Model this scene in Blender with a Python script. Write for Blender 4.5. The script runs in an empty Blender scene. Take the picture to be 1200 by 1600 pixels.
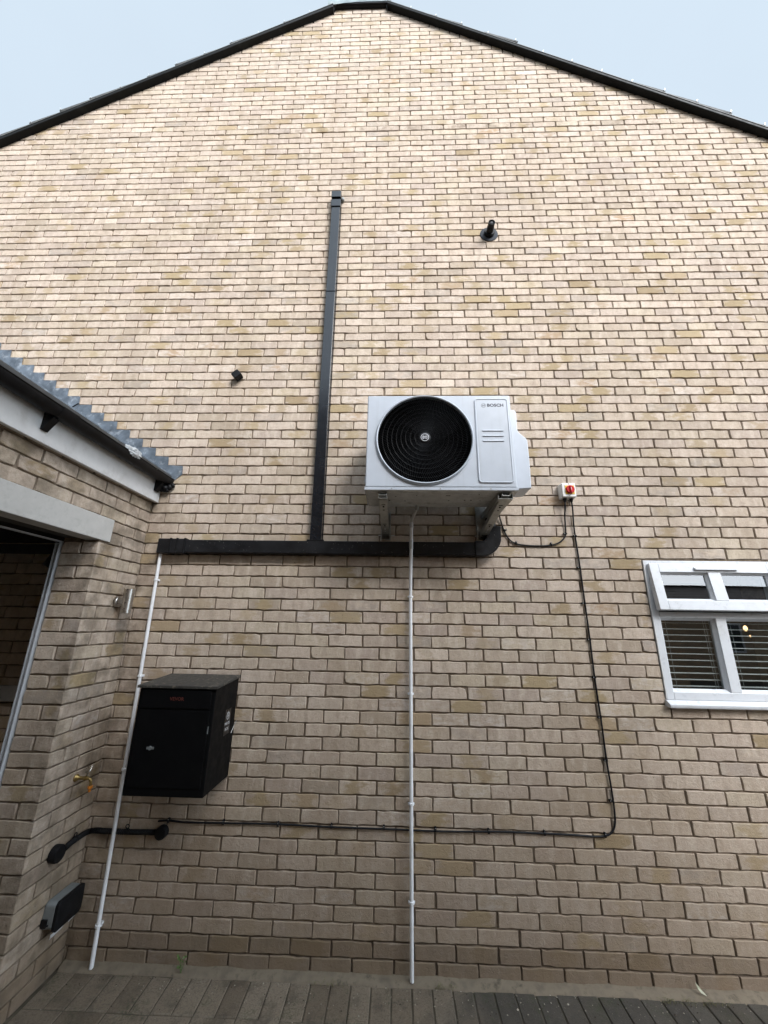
import bpy, math, random
from mathutils import Vector, Matrix, noise

random.seed(7)
sc = bpy.context.scene
rad = math.radians

# ------------------------------------------------------------------ camera
cam_d = bpy.data.cameras.new('camera')
cam = bpy.data.objects.new('camera', cam_d)
sc.collection.objects.link(cam)
sc.camera = cam
cam_d.sensor_fit = 'HORIZONTAL'
cam_d.sensor_width = 36.0
cam_d.lens = 601.0 / 1200.0 * 36.0
cam_d.clip_start = 0.05
cam_d.clip_end = 2000
PIT, YAW, ROL = 0.2869, -0.0340, 0.0163
_cp, _sp = math.cos(PIT), math.sin(PIT)
_F = Vector((math.sin(YAW) * _cp, math.cos(YAW) * _cp, _sp))
_R = Vector((math.cos(YAW), -math.sin(YAW), 0))
_U = _R.cross(_F)
_R2 = _R * math.cos(ROL) + _U * math.sin(ROL)
_U2 = _U * math.cos(ROL) - _R * math.sin(ROL)
_m = Matrix((_R2, _U2, -_F)).transposed().to_4x4()
_m.translation = Vector((-0.454, -2.659, 1.798))
cam.matrix_world = _m

# ------------------------------------------------------------------ sky, sun, exposure
SUN_EL, SUN_AZ = rad(36), rad(32)          # azimuth measured from -Y (behind the camera) towards +X
w = bpy.data.worlds.new('World')
sc.world = w
w.use_nodes = True
wn = w.node_tree
wn.nodes.clear()
wo = wn.nodes.new('ShaderNodeOutputWorld')
bg = wn.nodes.new('ShaderNodeBackground')
sky = wn.nodes.new('ShaderNodeTexSky')
sky.sky_type = 'NISHITA'
sky.sun_disc = False
sky.sun_elevation = SUN_EL
sky.sun_rotation = math.pi - SUN_AZ
sky.air_density = 1.0
sky.dust_density = 4.0
sky.ozone_density = 1.0
# overcast: the blue sky is almost wholly veiled by a thin, even, pale cloud layer
mixc = wn.nodes.new('ShaderNodeMix'); mixc.data_type = 'RGBA'
mixc.inputs[0].default_value = 0.93
mixc.inputs[7].default_value = (2.78, 3.27, 3.72, 1)
wn.links.new(sky.outputs[0], mixc.inputs[6])
wn.links.new(mixc.outputs[2], bg.inputs[0])
bg.inputs[1].default_value = 0.0555
# the veiled sun makes the cloud brighter on its own side of the sky (behind the viewer)
tcw = wn.nodes.new('ShaderNodeTexCoord')
dotn = wn.nodes.new('ShaderNodeVectorMath'); dotn.operation = 'DOT_PRODUCT'
dotn.inputs[1].default_value = (0.50, -0.80, 0.33)
wn.links.new(tcw.outputs['Generated'], dotn.inputs[0])
mr = wn.nodes.new('ShaderNodeMapRange'); mr.interpolation_type = 'SMOOTHSTEP'
mr.inputs[1].default_value = 0.25; mr.inputs[2].default_value = 1.0; mr.inputs[3].default_value = 1.0; mr.inputs[4].default_value = 4.3
wn.links.new(dotn.outputs['Value'], mr.inputs[0])
cln = wn.nodes.new('ShaderNodeTexNoise'); cln.inputs['Scale'].default_value = 1.6; cln.inputs['Detail'].default_value = 6
wn.links.new(tcw.outputs['Generated'], cln.inputs['Vector'])
clm = wn.nodes.new('ShaderNodeMapRange'); clm.inputs[1].default_value = 0.3; clm.inputs[2].default_value = 0.7; clm.inputs[3].default_value = 0.98; clm.inputs[4].default_value = 1.06
wn.links.new(cln.outputs[0], clm.inputs[0])
mm = wn.nodes.new('ShaderNodeMath'); mm.operation = 'MULTIPLY'
wn.links.new(mr.outputs[0], mm.inputs[0]); wn.links.new(clm.outputs[0], mm.inputs[1])
msc = wn.nodes.new('ShaderNodeVectorMath'); msc.operation = 'SCALE'
wn.links.new(mixc.outputs[2], msc.inputs[0]); wn.links.new(mm.outputs[0], msc.inputs['Scale'])
wn.links.new(msc.outputs[0], bg.inputs[0])
wn.links.new(bg.outputs[0], wo.inputs[0])

sun_d = bpy.data.lights.new('sun', 'SUN')
sun_d.energy = 1.08
sun_d.angle = rad(22)
sun_d.color = (0.985, 0.985, 1.0)
sun = bpy.data.objects.new('sun', sun_d)
sc.collection.objects.link(sun)
_sd = Vector((math.sin(SUN_AZ) * math.cos(SUN_EL), -math.cos(SUN_AZ) * math.cos(SUN_EL), math.sin(SUN_EL)))
sun.rotation_euler = _sd.to_track_quat('Z', 'Y').to_euler()
sun.location = _sd * 30

sc.view_settings.view_transform = 'Standard'
sc.view_settings.look = 'None'
sc.view_settings.gamma = 1.0
sc.view_settings.exposure = 2.22
sc.cycles.max_bounces = 8

# ------------------------------------------------------------------ helpers: objects
def tag(o, label, cat, group=None, kind=None):
    if label: o['label'] = label
    if cat: o['category'] = cat
    if group: o['group'] = group
    if kind: o['kind'] = kind
    return o

def empty(name, loc, label=None, cat=None, group=None):
    o = bpy.data.objects.new(name, None)
    o.empty_display_size = 0.1
    sc.collection.objects.link(o)
    o.location = loc
    return tag(o, label, cat, group)

def wloc(o):
    p = Vector((0, 0, 0))
    while o is not None:
        p += Vector(o.location)
        o = o.parent
    return p

class MB:
    """collects faces in world coordinates and links them as one mesh object"""
    def __init__(s):
        s.v = []; s.f = []; s.mi = []
    def add(s, verts, faces, mi=0):
        b = len(s.v); s.marks = getattr(s, 'marks', []) + [(b, len(s.f))]
        s.v.extend([tuple(x) for x in verts])
        for f in faces:
            s.f.append([i + b for i in f]); s.mi.append(mi)
        return s
    def box(s, x0, x1, y0, y1, z0, z1, mi=0, M=None):
        v = [(x, y, z) for z in (z0, z1) for y in (y0, y1) for x in (x0, x1)]
        if M is not None: v = [tuple(M @ Vector(p)) for p in v]
        return s.add(v, [(0, 2, 3, 1), (4, 5, 7, 6), (0, 1, 5, 4), (2, 6, 7, 3), (0, 4, 6, 2), (1, 3, 7, 5)], mi)
    def prism(s, poly, axis, a, b, mi=0, M=None):
        """poly: 2-D points in the plane normal to axis (x:(y,z) y:(x,z) z:(x,y))"""
        def P(p, t):
            if axis == 'x': q = (t, p[0], p[1])
            elif axis == 'y': q = (p[0], t, p[1])
            else: q = (p[0], p[1], t)
            return tuple(M @ Vector(q)) if M is not None else q
        n = len(poly)
        v = [P(p, a) for p in poly] + [P(p, b) for p in poly]
        f = [list(range(n))[::-1], list(range(n, 2 * n))] + [(i, (i + 1) % n, n + (i + 1) % n, n + i) for i in range(n)]
        return s.add(v, f, mi)
    def lathe(s, c, axis, prof, n=32, mi=0, cap=True, sx=1.0, sy=1.0):
        """prof: (radius, height along axis)"""
        ax = Vector(axis).normalized()
        t = Vector((0, 0, 1)) if abs(ax.z) < 0.9 else Vector((1, 0, 0))
        u = t.cross(ax).normalized(); w_ = ax.cross(u)
        v = []
        for r, h in prof:
            for k in range(n):
                a = 2 * math.pi * k / n
                v.append(tuple(Vector(c) + ax * h + (u * math.cos(a) * sx + w_ * math.sin(a) * sy) * r))
        f = []
        for j in range(len(prof) - 1):
            for k in range(n):
                f.append((j * n + k, j * n + (k + 1) % n, (j + 1) * n + (k + 1) % n, (j + 1) * n + k))
        if cap:
            f.append(list(range(n))[::-1]); f.append([(len(prof) - 1) * n + k for k in range(n)])
        return s.add(v, f, mi)
    def tube(s, pts, r, n=12, mi=0, rr=None, closed=False):
        P = [Vector(p) for p in pts]
        N = len(P); v = []; up = None
        for i in range(N):
            if closed: d = (P[(i + 1) % N] - P[i - 1]).normalized()
            else: d = (P[min(i + 1, N - 1)] - P[max(i - 1, 0)]).normalized()
            if up is None:
                t = Vector((0, 0, 1)) if abs(d.z) < 0.9 else Vector((1, 0, 0))
                up = (t - d * t.dot(d)).normalized()
            else: up = (up - d * up.dot(d)).normalized()
            q = d.cross(up)
            R_ = rr[i] if rr else r
            for k in range(n):
                a = 2 * math.pi * k / n
                v.append(tuple(P[i] + (up * math.cos(a) + q * math.sin(a)) * R_))
        f = []
        for i in range(N if closed else N - 1):
            j = (i + 1) % N
            for k in range(n):
                f.append((i * n + k, i * n + (k + 1) % n, j * n + (k + 1) % n, j * n + k))
        if not closed:
            f.append(list(range(n))[::-1]); f.append([(N - 1) * n + k for k in range(n)])
        return s.add(v, f, mi)
    def build(s, name, mats, parent=None, smooth=None, bevel=0, seg=2, label=None):
        me = bpy.data.meshes.new(name)
        o0 = wloc(parent) if parent else Vector((0, 0, 0))
        me.from_pydata([(x - o0.x, y - o0.y, z - o0.z) for x, y, z in s.v], [], s.f)
        if not isinstance(mats, (list, tuple)): mats = [mats]
        for m in mats: me.materials.append(m)
        if len(mats) > 1: me.polygons.foreach_set('material_index', s.mi)
        if smooth is not None:
            me.polygons.foreach_set('use_smooth', [True] * len(me.polygons))
            me.set_sharp_from_angle(angle=rad(smooth))
        me.update()
        o = bpy.data.objects.new(name, me)
        sc.collection.objects.link(o)
        if parent: o.parent = parent
        if bevel:
            b = o.modifiers.new('bevel', 'BEVEL')
            b.width = bevel; b.segments = seg; b.limit_method = 'ANGLE'; b.angle_limit = rad(35)
            if smooth is None:
                me.polygons.foreach_set('use_smooth', [True] * len(me.polygons))
                b.harden_normals = True
        if label: o['label'] = label
        return o

def build_each(mb, name, mats, parent, **kw):
    """one object per piece that was added"""
    mk = mb.marks + [(len(mb.v), len(mb.f))]; out = []
    for (v0, f0), (v1, f1) in zip(mk[:-1], mk[1:]):
        q = MB(); q.v = mb.v[v0:v1]; q.f = [[i - v0 for i in f] for f in mb.f[f0:f1]]; q.mi = mb.mi[f0:f1]
        out.append(q.build(name, mats, parent, **kw))
    return out

def text_mesh(s, size, M, name, mat, parent, depth=0.0008, offset=0.0, sx=1.0):
    cu = bpy.data.curves.new(name, 'FONT')
    cu.body = s; cu.size = size; cu.align_x = 'CENTER'; cu.align_y = 'CENTER'
    cu.extrude = depth; cu.offset = offset; cu.resolution_u = 3
    t = bpy.data.objects.new(name, cu)
    sc.collection.objects.link(t)
    dg = bpy.context.evaluated_depsgraph_get()
    me = bpy.data.meshes.new_from_object(t.evaluated_get(dg))
    bpy.data.objects.remove(t); bpy.data.curves.remove(cu)
    me.transform(Matrix.Diagonal((sx, 1, 1, 1)))
    o0 = wloc(parent)
    me.transform(Matrix.Translation(-o0) @ M)
    me.materials.clear(); me.materials.append(mat)
    o = bpy.data.objects.new(name, me)
    sc.collection.objects.link(o); o.parent = parent
    return o

def smoothpath(pts, sub=6):
    P = [Vector(p) for p in pts]; out = []
    for i in range(len(P) - 1):
        p0 = P[max(i - 1, 0)]; p1 = P[i]; p2 = P[i + 1]; p3 = P[min(i + 2, len(P) - 1)]
        for k in range(sub):
            t = k / sub
            out.append(0.5 * ((2 * p1) + (p2 - p0) * t + (2 * p0 - 5 * p1 + 4 * p2 - p3) * t * t + (3 * p1 - p0 - 3 * p2 + p3) * t ** 3))
    out.append(P[-1])
    return out

# ------------------------------------------------------------------ helpers: materials
class NT:
    def __init__(s, name):
        s.m = bpy.data.materials.new(name); s.m.use_nodes = True
        s.t = s.m.node_tree; s.n = s.t.nodes; s.b = s.n['Principled BSDF']
    def new(s, kind, **kw):
        n = s.n.new(kind)
        for k, v in kw.items(): setattr(n, k, v)
        return n
    def link(s, a, b): s.t.links.new(a, b)
    def val(s, x, inp):
        if hasattr(x, 'is_linked') or hasattr(x, 'links'): s.link(x, inp)
        else: inp.default_value = x
    def math(s, op, a, b=0.5, c=None, clamp=False):
        n = s.new('ShaderNodeMath', operation=op); n.use_clamp = clamp
        s.val(a, n.inputs[0]); s.val(b, n.inputs[1])
        if c is not None: s.val(c, n.inputs[2])
        return n.outputs[0]
    def mix(s, f, a, b, blend='MIX'):
        n = s.new('ShaderNodeMix', data_type='RGBA', blend_type=blend)
        s.val(f, n.inputs[0]); s.val(a, n.inputs[6]); s.val(b, n.inputs[7])
        return n.outputs[2]
    def noise(s, vec, scale, detail=4, rough=0.55, dist=0.0):
        n = s.new('ShaderNodeTexNoise')
        n.inputs['Scale'].default_value = scale; n.inputs['Detail'].default_value = detail
        n.inputs['Roughness'].default_value = rough; n.inputs['Distortion'].default_value = dist
        if vec is not None: s.link(vec, n.inputs['Vector'])
        return n.outputs[0]
    def ramp(s, f, stops, interp='LINEAR'):
        n = s.new('ShaderNodeValToRGB'); n.color_ramp.interpolation = interp
        e = n.color_ramp.elements
        while len(e) < len(stops): e.new(0.5)
        for i, (p, c) in enumerate(stops):
            e[i].position = p; e[i].color = c if len(c) == 4 else (*c, 1)
        s.link(f, n.inputs[0]); return n.outputs[0]
    def step(s, x, lo, hi, a=0.0, b=1.0):
        n = s.new('ShaderNodeMapRange', interpolation_type='SMOOTHSTEP')
        s.val(x, n.inputs[0]); n.inputs[1].default_value = lo; n.inputs[2].default_value = hi
        n.inputs[3].default_value = a; n.inputs[4].default_value = b
        return n.outputs[0]
    def bump(s, h, strength, dist=0.001, prev=None):
        n = s.new('ShaderNodeBump'); n.inputs['Strength'].default_value = strength; n.inputs['Distance'].default_value = dist
        s.link(h, n.inputs['Height'])
        if prev is not None: s.link(prev, n.inputs['Normal'])
        return n.outputs[0]

def simple(name, col, rough=0.5, metal=0.0, var=0.12, scale=18, bump=0.0, bscale=200, spec=None, dirt=None, coat=0):
    """procedural paint / plastic / metal with mottling, dirt and fine bump"""
    t = NT(name)
    geo = t.new('ShaderNodeNewGeometry'); pos = geo.outputs['Position']
    n1 = t.noise(pos, scale, 5, 0.6)
    c0 = tuple(max(0, c * (1 - var)) for c in col) + (1,); c1 = tuple(min(1, c * (1 + var)) for c in col) + (1,)
    base = t.ramp(n1, [(0.3, c0), (0.7, c1)])
    if dirt:
        dcol, amt, dscale = dirt
        d = t.step(t.noise(pos, dscale, 8, 0.65), 0.5, 0.72)
        base = t.mix(t.math('MULTIPLY', d, amt), base, (*dcol, 1))
    t.link(base, t.b.inputs['Base Color'])
    t.b.inputs['Metallic'].default_value = metal
    r = t.step(n1, 0.25, 0.75, rough * 0.85, min(1, rough * 1.15)); t.link(r, t.b.inputs['Roughness'])
    if spec is not None: t.b.inputs['Specular IOR Level'].default_value = spec
    if coat: t.b.inputs['Coat Weight'].default_value = coat
    if bump: t.link(t.bump(t.noise(pos, bscale, 4, 0.6), bump, 0.0008), t.b.inputs['Normal'])
    return t.m

def brick_material():
    t = NT('buff_brick')
    at = t.new('ShaderNodeAttribute', attribute_name='rnd'); sep = t.new('ShaderNodeSeparateColor')
    t.link(at.outputs['Color'], sep.inputs[0]); R, G, B = sep.outputs
    uvn = t.new('ShaderNodeAttribute', attribute_name='buv'); su = t.new('ShaderNodeSeparateXYZ')
    t.link(uvn.outputs['Vector'], su.inputs[0]); U, V = su.outputs[0], su.outputs[1]
    geo = t.new('ShaderNodeNewGeometry'); pos = geo.outputs['Position']
    sp = t.new('ShaderNodeSeparateXYZ'); t.link(pos, sp.inputs[0]); X, Y, Z = sp.outputs
    base = t.ramp(R, [(0.0, (0.385, 0.315, 0.245)), (0.2, (0.500, 0.408, 0.325)), (0.4, (0.550, 0.452, 0.370)), (0.55, (0.445, 0.362, 0.298)),
                      (0.7, (0.520, 0.436, 0.335)), (0.85, (0.425, 0.345, 0.290)), (1.0, (0.600, 0.502, 0.412))])
    # drag-face marks: soft vertical light and dark bands inside the brick
    cv = t.new('ShaderNodeCombineXYZ')
    t.link(t.math('ADD', t.math('MULTIPLY', U, 5.0), t.math('MULTIPLY', B, 97.0)), cv.inputs[0])
    t.link(t.math('MULTIPLY', V, 0.5), cv.inputs[1]); t.link(t.math('MULTIPLY', G, 31.0), cv.inputs[2])
    band = t.noise(cv.outputs[0], 1.0, 3, 0.5)
    base = t.mix(t.step(band, 0.5, 0.70, 0, 0.58), base, (0.60, 0.515, 0.43, 1))
    base = t.mix(t.step(band, 0.49, 0.30, 0, 0.50), base, (0.34, 0.275, 0.215, 1))
    # fine mottling
    nf = t.noise(pos, 55, 6, 0.65)
    base = t.mix(t.step(nf, 0.35, 0.75, 0.0, 0.34), base, (0.31, 0.24, 0.175, 1))
    ng = t.noise(pos, 170, 5, 0.75)
    base = t.mix(t.step(ng, 0.50, 0.72, 0.0, 0.30), base, (0.25, 0.19, 0.14, 1))
    base = t.mix(t.step(ng, 0.46, 0.30, 0.0, 0.22), base, (0.66, 0.58, 0.50, 1))
    # ochre fire-flash in the middle of a few bricks
    du = t.math('ABSOLUTE', t.math('SUBTRACT', U, t.math('ADD', 0.38, t.math('MULTIPLY', B, 0.24))))
    blob = t.math('SUBTRACT', t.math('ADD', 0.95, t.step(G, 0.93, 0.99, 0, 0.45)), t.math('MULTIPLY', du, 1.7))
    ps_ = t.new('ShaderNodeVectorMath', operation='MULTIPLY'); t.link(pos, ps_.inputs[0]); ps_.inputs[1].default_value = (13, 13, 30)
    blob = t.math('ADD', blob, t.math('MULTIPLY', t.math('SUBTRACT', t.noise(ps_.outputs[0], 1.0, 4, 0.6), 0.5), 2.4))
    isoc = t.step(G, 0.68, 0.97)
    amt = t.math('MULTIPLY', t.step(blob, 0.30, 0.85), isoc)
    och = t.ramp(B, [(0.0, (0.28, 0.205, 0.115)), (0.35, (0.33, 0.25, 0.135)), (0.7, (0.39, 0.30, 0.18)), (0.93, (0.33, 0.24, 0.15)), (1.0, (0.40, 0.27, 0.165))])
    base = t.mix(t.math('MULTIPLY', amt, 0.85), base, och)
    salt = t.math('MULTIPLY', t.step(B, 0.90, 0.99), t.step(t.noise(ps_.outputs[0], 1.3, 4, 0.6), 0.42, 0.66))
    base = t.mix(t.math('MULTIPLY', salt, 0.5), base, (0.64, 0.58, 0.53, 1))
    grey = t.math('MULTIPLY', t.step(t.math('FRACT', t.math('MULTIPLY', t.math('ADD', R, B), 7.3)), 0.88, 0.99), t.step(t.noise(ps_.outputs[0], 0.8, 4, 0.6), 0.36, 0.60))
    base = t.mix(t.math('MULTIPLY', grey, 0.5), base, (0.30, 0.265, 0.235, 1))
    # wiggly creases
    wv = t.noise(pos, 38, 2, 0.4, 2.4)
    crease = t.math('MULTIPLY', t.step(t.math('ABSOLUTE', t.math('SUBTRACT', wv, 0.5)), 0.012, 0.0), t.step(t.noise(pos, 7, 2), 0.48, 0.58))
    base = t.mix(t.math('MULTIPLY', crease, 0.7), base, (0.20, 0.15, 0.115, 1))
    # black specks and chips
    vo = t.new('ShaderNodeTexVoronoi'); vo.inputs['Scale'].default_value = 26; t.link(pos, vo.inputs['Vector'])
    spk = t.math('MULTIPLY', t.step(vo.outputs['Distance'], 0.09, 0.05), t.step(t.noise(pos, 11, 1), 0.60, 0.64))
    base = t.mix(t.math('MULTIPLY', spk, 0.75), base, (0.07, 0.05, 0.04, 1))
    # weathering: large soft variation, vertical run-down
    cs = t.new('ShaderNodeVectorMath', operation='MULTIPLY'); t.link(pos, cs.inputs[0]); cs.inputs[1].default_value = (3.2, 3.2, 0.45)
    run = t.noise(cs.outputs[0], 1.0, 5, 0.55)
    base = t.mix(t.step(run, 0.42, 0.75, 0, 0.26), base, (0.25, 0.185, 0.125, 1))
    # damp splash courses at the foot of the wall
    zn = t.math('ADD', Z, t.math('MULTIPLY', t.math('SUBTRACT', t.noise(pos, 6, 4), 0.5), 0.06))
    damp_ramp = t.step(zn, 0.168, 0.145, 0, 0.72)
    damp_ramp = t.math('MAXIMUM', damp_ramp, t.step(zn, 0.9, 0.1, 0, 0.30))  # plus a broad ramp, darker towards the bottom of the wall
    base = t.mix(damp_ramp, base, (0.105, 0.078, 0.054, 1))
    low_warm = t.math('MULTIPLY', t.step(t.math('ADD', Z, t.math('MULTIPLY', t.math('SUBTRACT', t.noise(pos, 2.2, 5, 0.6), 0.5), 1.6)), 2.0, 0.2), t.step(t.noise(pos, 4.5, 6, 0.65), 0.30, 0.62, 0.45, 1.0))  # warm light on the lower wall painted into the brick colour, broken by noise
    base = t.mix(t.math('MULTIPLY', low_warm, 0.34), base, (0.27, 0.185, 0.11, 1))
    # dirty line and algae in the inner corner, sooty displaced course high on the gable
    cor = t.math('MULTIPLY', t.step(X, -1.95, -2.26), t.step(t.noise(pos, 9, 5, 0.6), 0.36, 0.68))
    cor = t.math('MULTIPLY', cor, t.step(t.math('ABSOLUTE', t.math('SUBTRACT', X, -2.2)), 0.30, 0.05))
    cor = t.math('MULTIPLY', cor, t.step(Z, 2.8, 2.6))
    base = t.mix(t.math('MULTIPLY', cor, 0.60), base, (0.10, 0.08, 0.055, 1))
    led = t.math('MULTIPLY', t.step(t.math('ABSOLUTE', t.math('SUBTRACT', Z, 6.675)), 0.05, 0.02), t.step(t.noise(pos, 5, 5, 0.7), 0.50, 0.66))
    base = t.mix(t.math('MULTIPLY', led, 0.65), base, (0.16, 0.12, 0.085, 1))
    t.link(base, t.b.inputs['Base Color'])
    t.b.inputs['Roughness'].default_value = 0.88
    t.b.inputs['Specular IOR Level'].default_value = 0.25
    b1 = t.bump(t.noise(pos, 420, 4, 0.7), 0.8, 0.0015)
    b2 = t.bump(t.noise(pos, 48, 6, 0.65, 0.8), 0.9, 0.0050, b1)
    b3 = t.bump(crease, -0.8, 0.002, b2)
    t.link(b3, t.b.inputs['Normal'])
    return t.m

def mortar_material():
    t = NT('grey_brown_mortar')
    geo = t.new('ShaderNodeNewGeometry'); pos = geo.outputs['Position']
    sp = t.new('ShaderNodeSeparateXYZ'); t.link(pos, sp.inputs[0])
    c = t.ramp(t.noise(pos, 30, 6, 0.65), [(0.3, (0.12, 0.090, 0.063)), (0.7, (0.235, 0.182, 0.134))])
    c = t.mix(t.step(sp.outputs[2], 0.18, 0.14, 0, 0.55), c, (0.055, 0.04, 0.03, 1))
    t.link(c, t.b.inputs['Base Color']); t.b.inputs['Roughness'].default_value = 0.95
    t.link(t.bump(t.noise(pos, 260, 5, 0.7), 0.8, 0.002), t.b.inputs['Normal'])
    return t.m

def enamel(name, col, rough, var=0.02, dirt=None):
    m = simple(name, col, rough, var=var, dirt=dirt)
    nt = m.node_tree; b = nt.nodes['Principled BSDF']; src = b.inputs['Base Color'].links[0].from_socket
    geo = nt.nodes.new('ShaderNodeNewGeometry'); vm = nt.nodes.new('ShaderNodeVectorMath'); vm.operation = 'MULTIPLY'; vm.inputs[1].default_value = (34, 34, 1.6)
    nt.links.new(geo.outputs['Position'], vm.inputs[0]); nz = nt.nodes.new('ShaderNodeTexNoise'); nz.inputs['Scale'].default_value = 1; nz.inputs['Detail'].default_value = 5
    nt.links.new(vm.outputs[0], nz.inputs['Vector']); mr_ = nt.nodes.new('ShaderNodeMapRange'); mr_.inputs[1].default_value = 0.55; mr_.inputs[2].default_value = 0.85; mr_.inputs[4].default_value = 0.35
    nt.links.new(nz.outputs[0], mr_.inputs[0]); mx = nt.nodes.new('ShaderNodeMix'); mx.data_type = 'RGBA'; mx.inputs[7].default_value = (0.36, 0.37, 0.38, 1)
    nt.links.new(mr_.outputs[0], mx.inputs[0]); nt.links.new(src, mx.inputs[6]); nt.links.new(mx.outputs[2], b.inputs['Base Color'])
    return m
M = {}
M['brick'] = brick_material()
M['mortar'] = mortar_material()
def speckled(name, col, rough, spec):
    t = NT(name); geo = t.new('ShaderNodeNewGeometry'); pos = geo.outputs['Position']
    vo = t.new('ShaderNodeTexVoronoi'); vo.inputs['Scale'].default_value = 95; t.link(pos, vo.inputs['Vector'])
    sp = t.math('MULTIPLY', t.step(vo.outputs['Distance'], 0.20, 0.10), t.step(t.noise(pos, 40, 2), 0.56, 0.62))
    n1 = t.noise(pos, 12, 6, 0.65)
    c = t.ramp(n1, [(0.35, (*[x * 0.7 for x in col],)), (0.7, (*[x * 2.2 for x in col],))])
    t.link(t.mix(t.math('MULTIPLY', sp, 0.8), c, (0.30, 0.29, 0.26, 1)), t.b.inputs['Base Color'])
    t.link(t.step(n1, 0.3, 0.7, rough * 0.75, rough * 1.2), t.b.inputs['Roughness']); t.b.inputs['Specular IOR Level'].default_value = spec
    t.link(t.bump(t.noise(pos, 90, 3), 0.15, 0.001), t.b.inputs['Normal'])
    return t.m
M['speck_black'] = speckled('splashed_black_plastic', (0.0065, 0.0065, 0.0075), 0.45, 0.25)
M['black_plastic'] = simple('black_plastic', (0.007, 0.007, 0.008), 0.5, var=0.25, spec=0.16, bump=0.15, bscale=120, dirt=((0.018, 0.017, 0.016), 0.5, 14))
M['black_gutter'] = simple('black_gutter_plastic', (0.006, 0.006, 0.007), 0.45, var=0.3, spec=0.2, dirt=((0.022, 0.021, 0.02), 0.45, 9), bump=0.2, bscale=60)
M['black_board'] = simple('black_verge_plastic', (0.006, 0.0065, 0.0065), 0.55, spec=0.15, var=0.3, dirt=((0.025, 0.026, 0.024), 0.4, 8), bump=0.2, bscale=70)
M['trunk_v'] = simple('slate_black_trunking_plastic', (0.007, 0.0085, 0.012), 0.22, var=0.12, spec=0.38, dirt=((0.020, 0.023, 0.028), 0.35, 10))
M['cable'] = simple('black_cable_sheath', (0.009, 0.009, 0.011), 0.45, var=0.2, spec=0.22)
M['white_pvc'] = simple('white_pvc', (0.62, 0.635, 0.66), 0.30, var=0.04, dirt=((0.45, 0.43, 0.38), 0.25, 12))
M['pipe_white'] = simple('white_overflow_pipe', (0.74, 0.745, 0.76), 0.32, var=0.05, dirt=((0.42, 0.40, 0.36), 0.30, 16))
M['fascia'] = simple('white_fascia_board', (0.60, 0.60, 0.60), 0.45, var=0.05, dirt=((0.30, 0.28, 0.25), 0.35, 7))
M['concrete'] = simple('pale_grey_concrete', (0.46, 0.45, 0.43), 0.85, var=0.06, bump=0.5, bscale=300, dirt=((0.28, 0.27, 0.25), 0.3, 30))
M['lead'] = simple('weathered_lead', (0.13, 0.155, 0.185), 0.42, metal=0.35, var=0.45, scale=12, bump=0.9, bscale=24, dirt=((0.42, 0.45, 0.48), 0.75, 17))
M['ac_white'] = enamel('white_enamelled_steel', (0.50, 0.535, 0.59), 0.33, var=0.025, dirt=((0.50, 0.50, 0.50), 0.10, 20))
M['ac_base'] = simple('galvanised_base_pan', (0.62, 0.62, 0.60), 0.45, metal=0.35, var=0.15, scale=22, dirt=((0.22, 0.20, 0.17), 0.5, 15))
M['galv'] = simple('dull_galvanised_steel', (0.36, 0.36, 0.34), 0.42, metal=0.65, var=0.15, scale=40, dirt=((0.16, 0.15, 0.13), 0.4, 30))
M['fan_black'] = simple('black_fan_guard', (0.006, 0.006, 0.007), 0.45, spec=0.3, var=0.1)
M['recess'] = simple('black_fan_cowl', (0.0015, 0.0015, 0.002), 0.8, spec=0.05, var=0.1)
M['steel'] = simple('brushed_stainless', (0.48, 0.46, 0.43), 0.30, metal=1.0, var=0.08, scale=60, bump=0.15, bscale=300)
M['brass'] = simple('aged_brass', (0.30, 0.215, 0.085), 0.38, metal=0.85, var=0.35, scale=90)
M['orange'] = simple('orange_plastic', (0.55, 0.18, 0.02), 0.4, var=0.1)
M['red'] = simple('red_plastic_knob', (0.50, 0.012, 0.015), 0.28, var=0.06)
M['yellow'] = simple('yellow_plate', (0.72, 0.43, 0.03), 0.4, var=0.05)
M['iso_white'] = simple('white_switch_plastic', (0.72, 0.71, 0.68), 0.38, var=0.03)
M['dark_print'] = simple('dark_grey_print', (0.045, 0.05, 0.07), 0.5, var=0.05)
M['badge_silver'] = simple('silver_badge', (0.72, 0.72, 0.76), 0.4, metal=0.2, var=0.04)
M['red_print'] = simple('red_print', (0.085, 0.016, 0.010), 0.6, var=0.1)
M['sticker_white'] = simple('grey_white_print', (0.40, 0.40, 0.41), 0.5, var=0.1)
M['sticker_black'] = simple('black_sticker', (0.006, 0.006, 0.007), 0.3, var=0.1)
M['box_black'] = simple('black_powder_coated_steel', (0.003, 0.003, 0.0035), 0.6, var=0.15, spec=0.12, dirt=((0.008, 0.008, 0.007), 0.3, 20))
M['box_lid'] = simple('dusty_black_lid', (0.035, 0.032, 0.028), 0.7, var=0.3, scale=40, dirt=((0.20, 0.17, 0.13), 0.7, 45), bump=0.3, bscale=150)
M['grey_pl'] = simple('grey_moulded_plastic', (0.15, 0.16, 0.16), 0.5, var=0.1, dirt=((0.10, 0.09, 0.08), 0.5, 20))
M['tile'] = simple('dark_concrete_tile', (0.055, 0.055, 0.055), 0.75, var=0.3, bump=0.5, bscale=90, dirt=((0.11, 0.12, 0.10), 0.5, 12))
M['clip'] = simple('pale_metal_clip', (0.55, 0.55, 0.55), 0.35, metal=0.6, var=0.1)
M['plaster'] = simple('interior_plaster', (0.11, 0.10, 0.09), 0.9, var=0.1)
M['timber'] = simple('grey_timber_rail', (0.30, 0.28, 0.26), 0.8, var=0.15, bump=0.3, bscale=80)
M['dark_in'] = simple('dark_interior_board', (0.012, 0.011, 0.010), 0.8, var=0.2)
M['blind'] = simple('pale_blind_slat', (0.52, 0.53, 0.53), 0.45, var=0.05)
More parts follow.
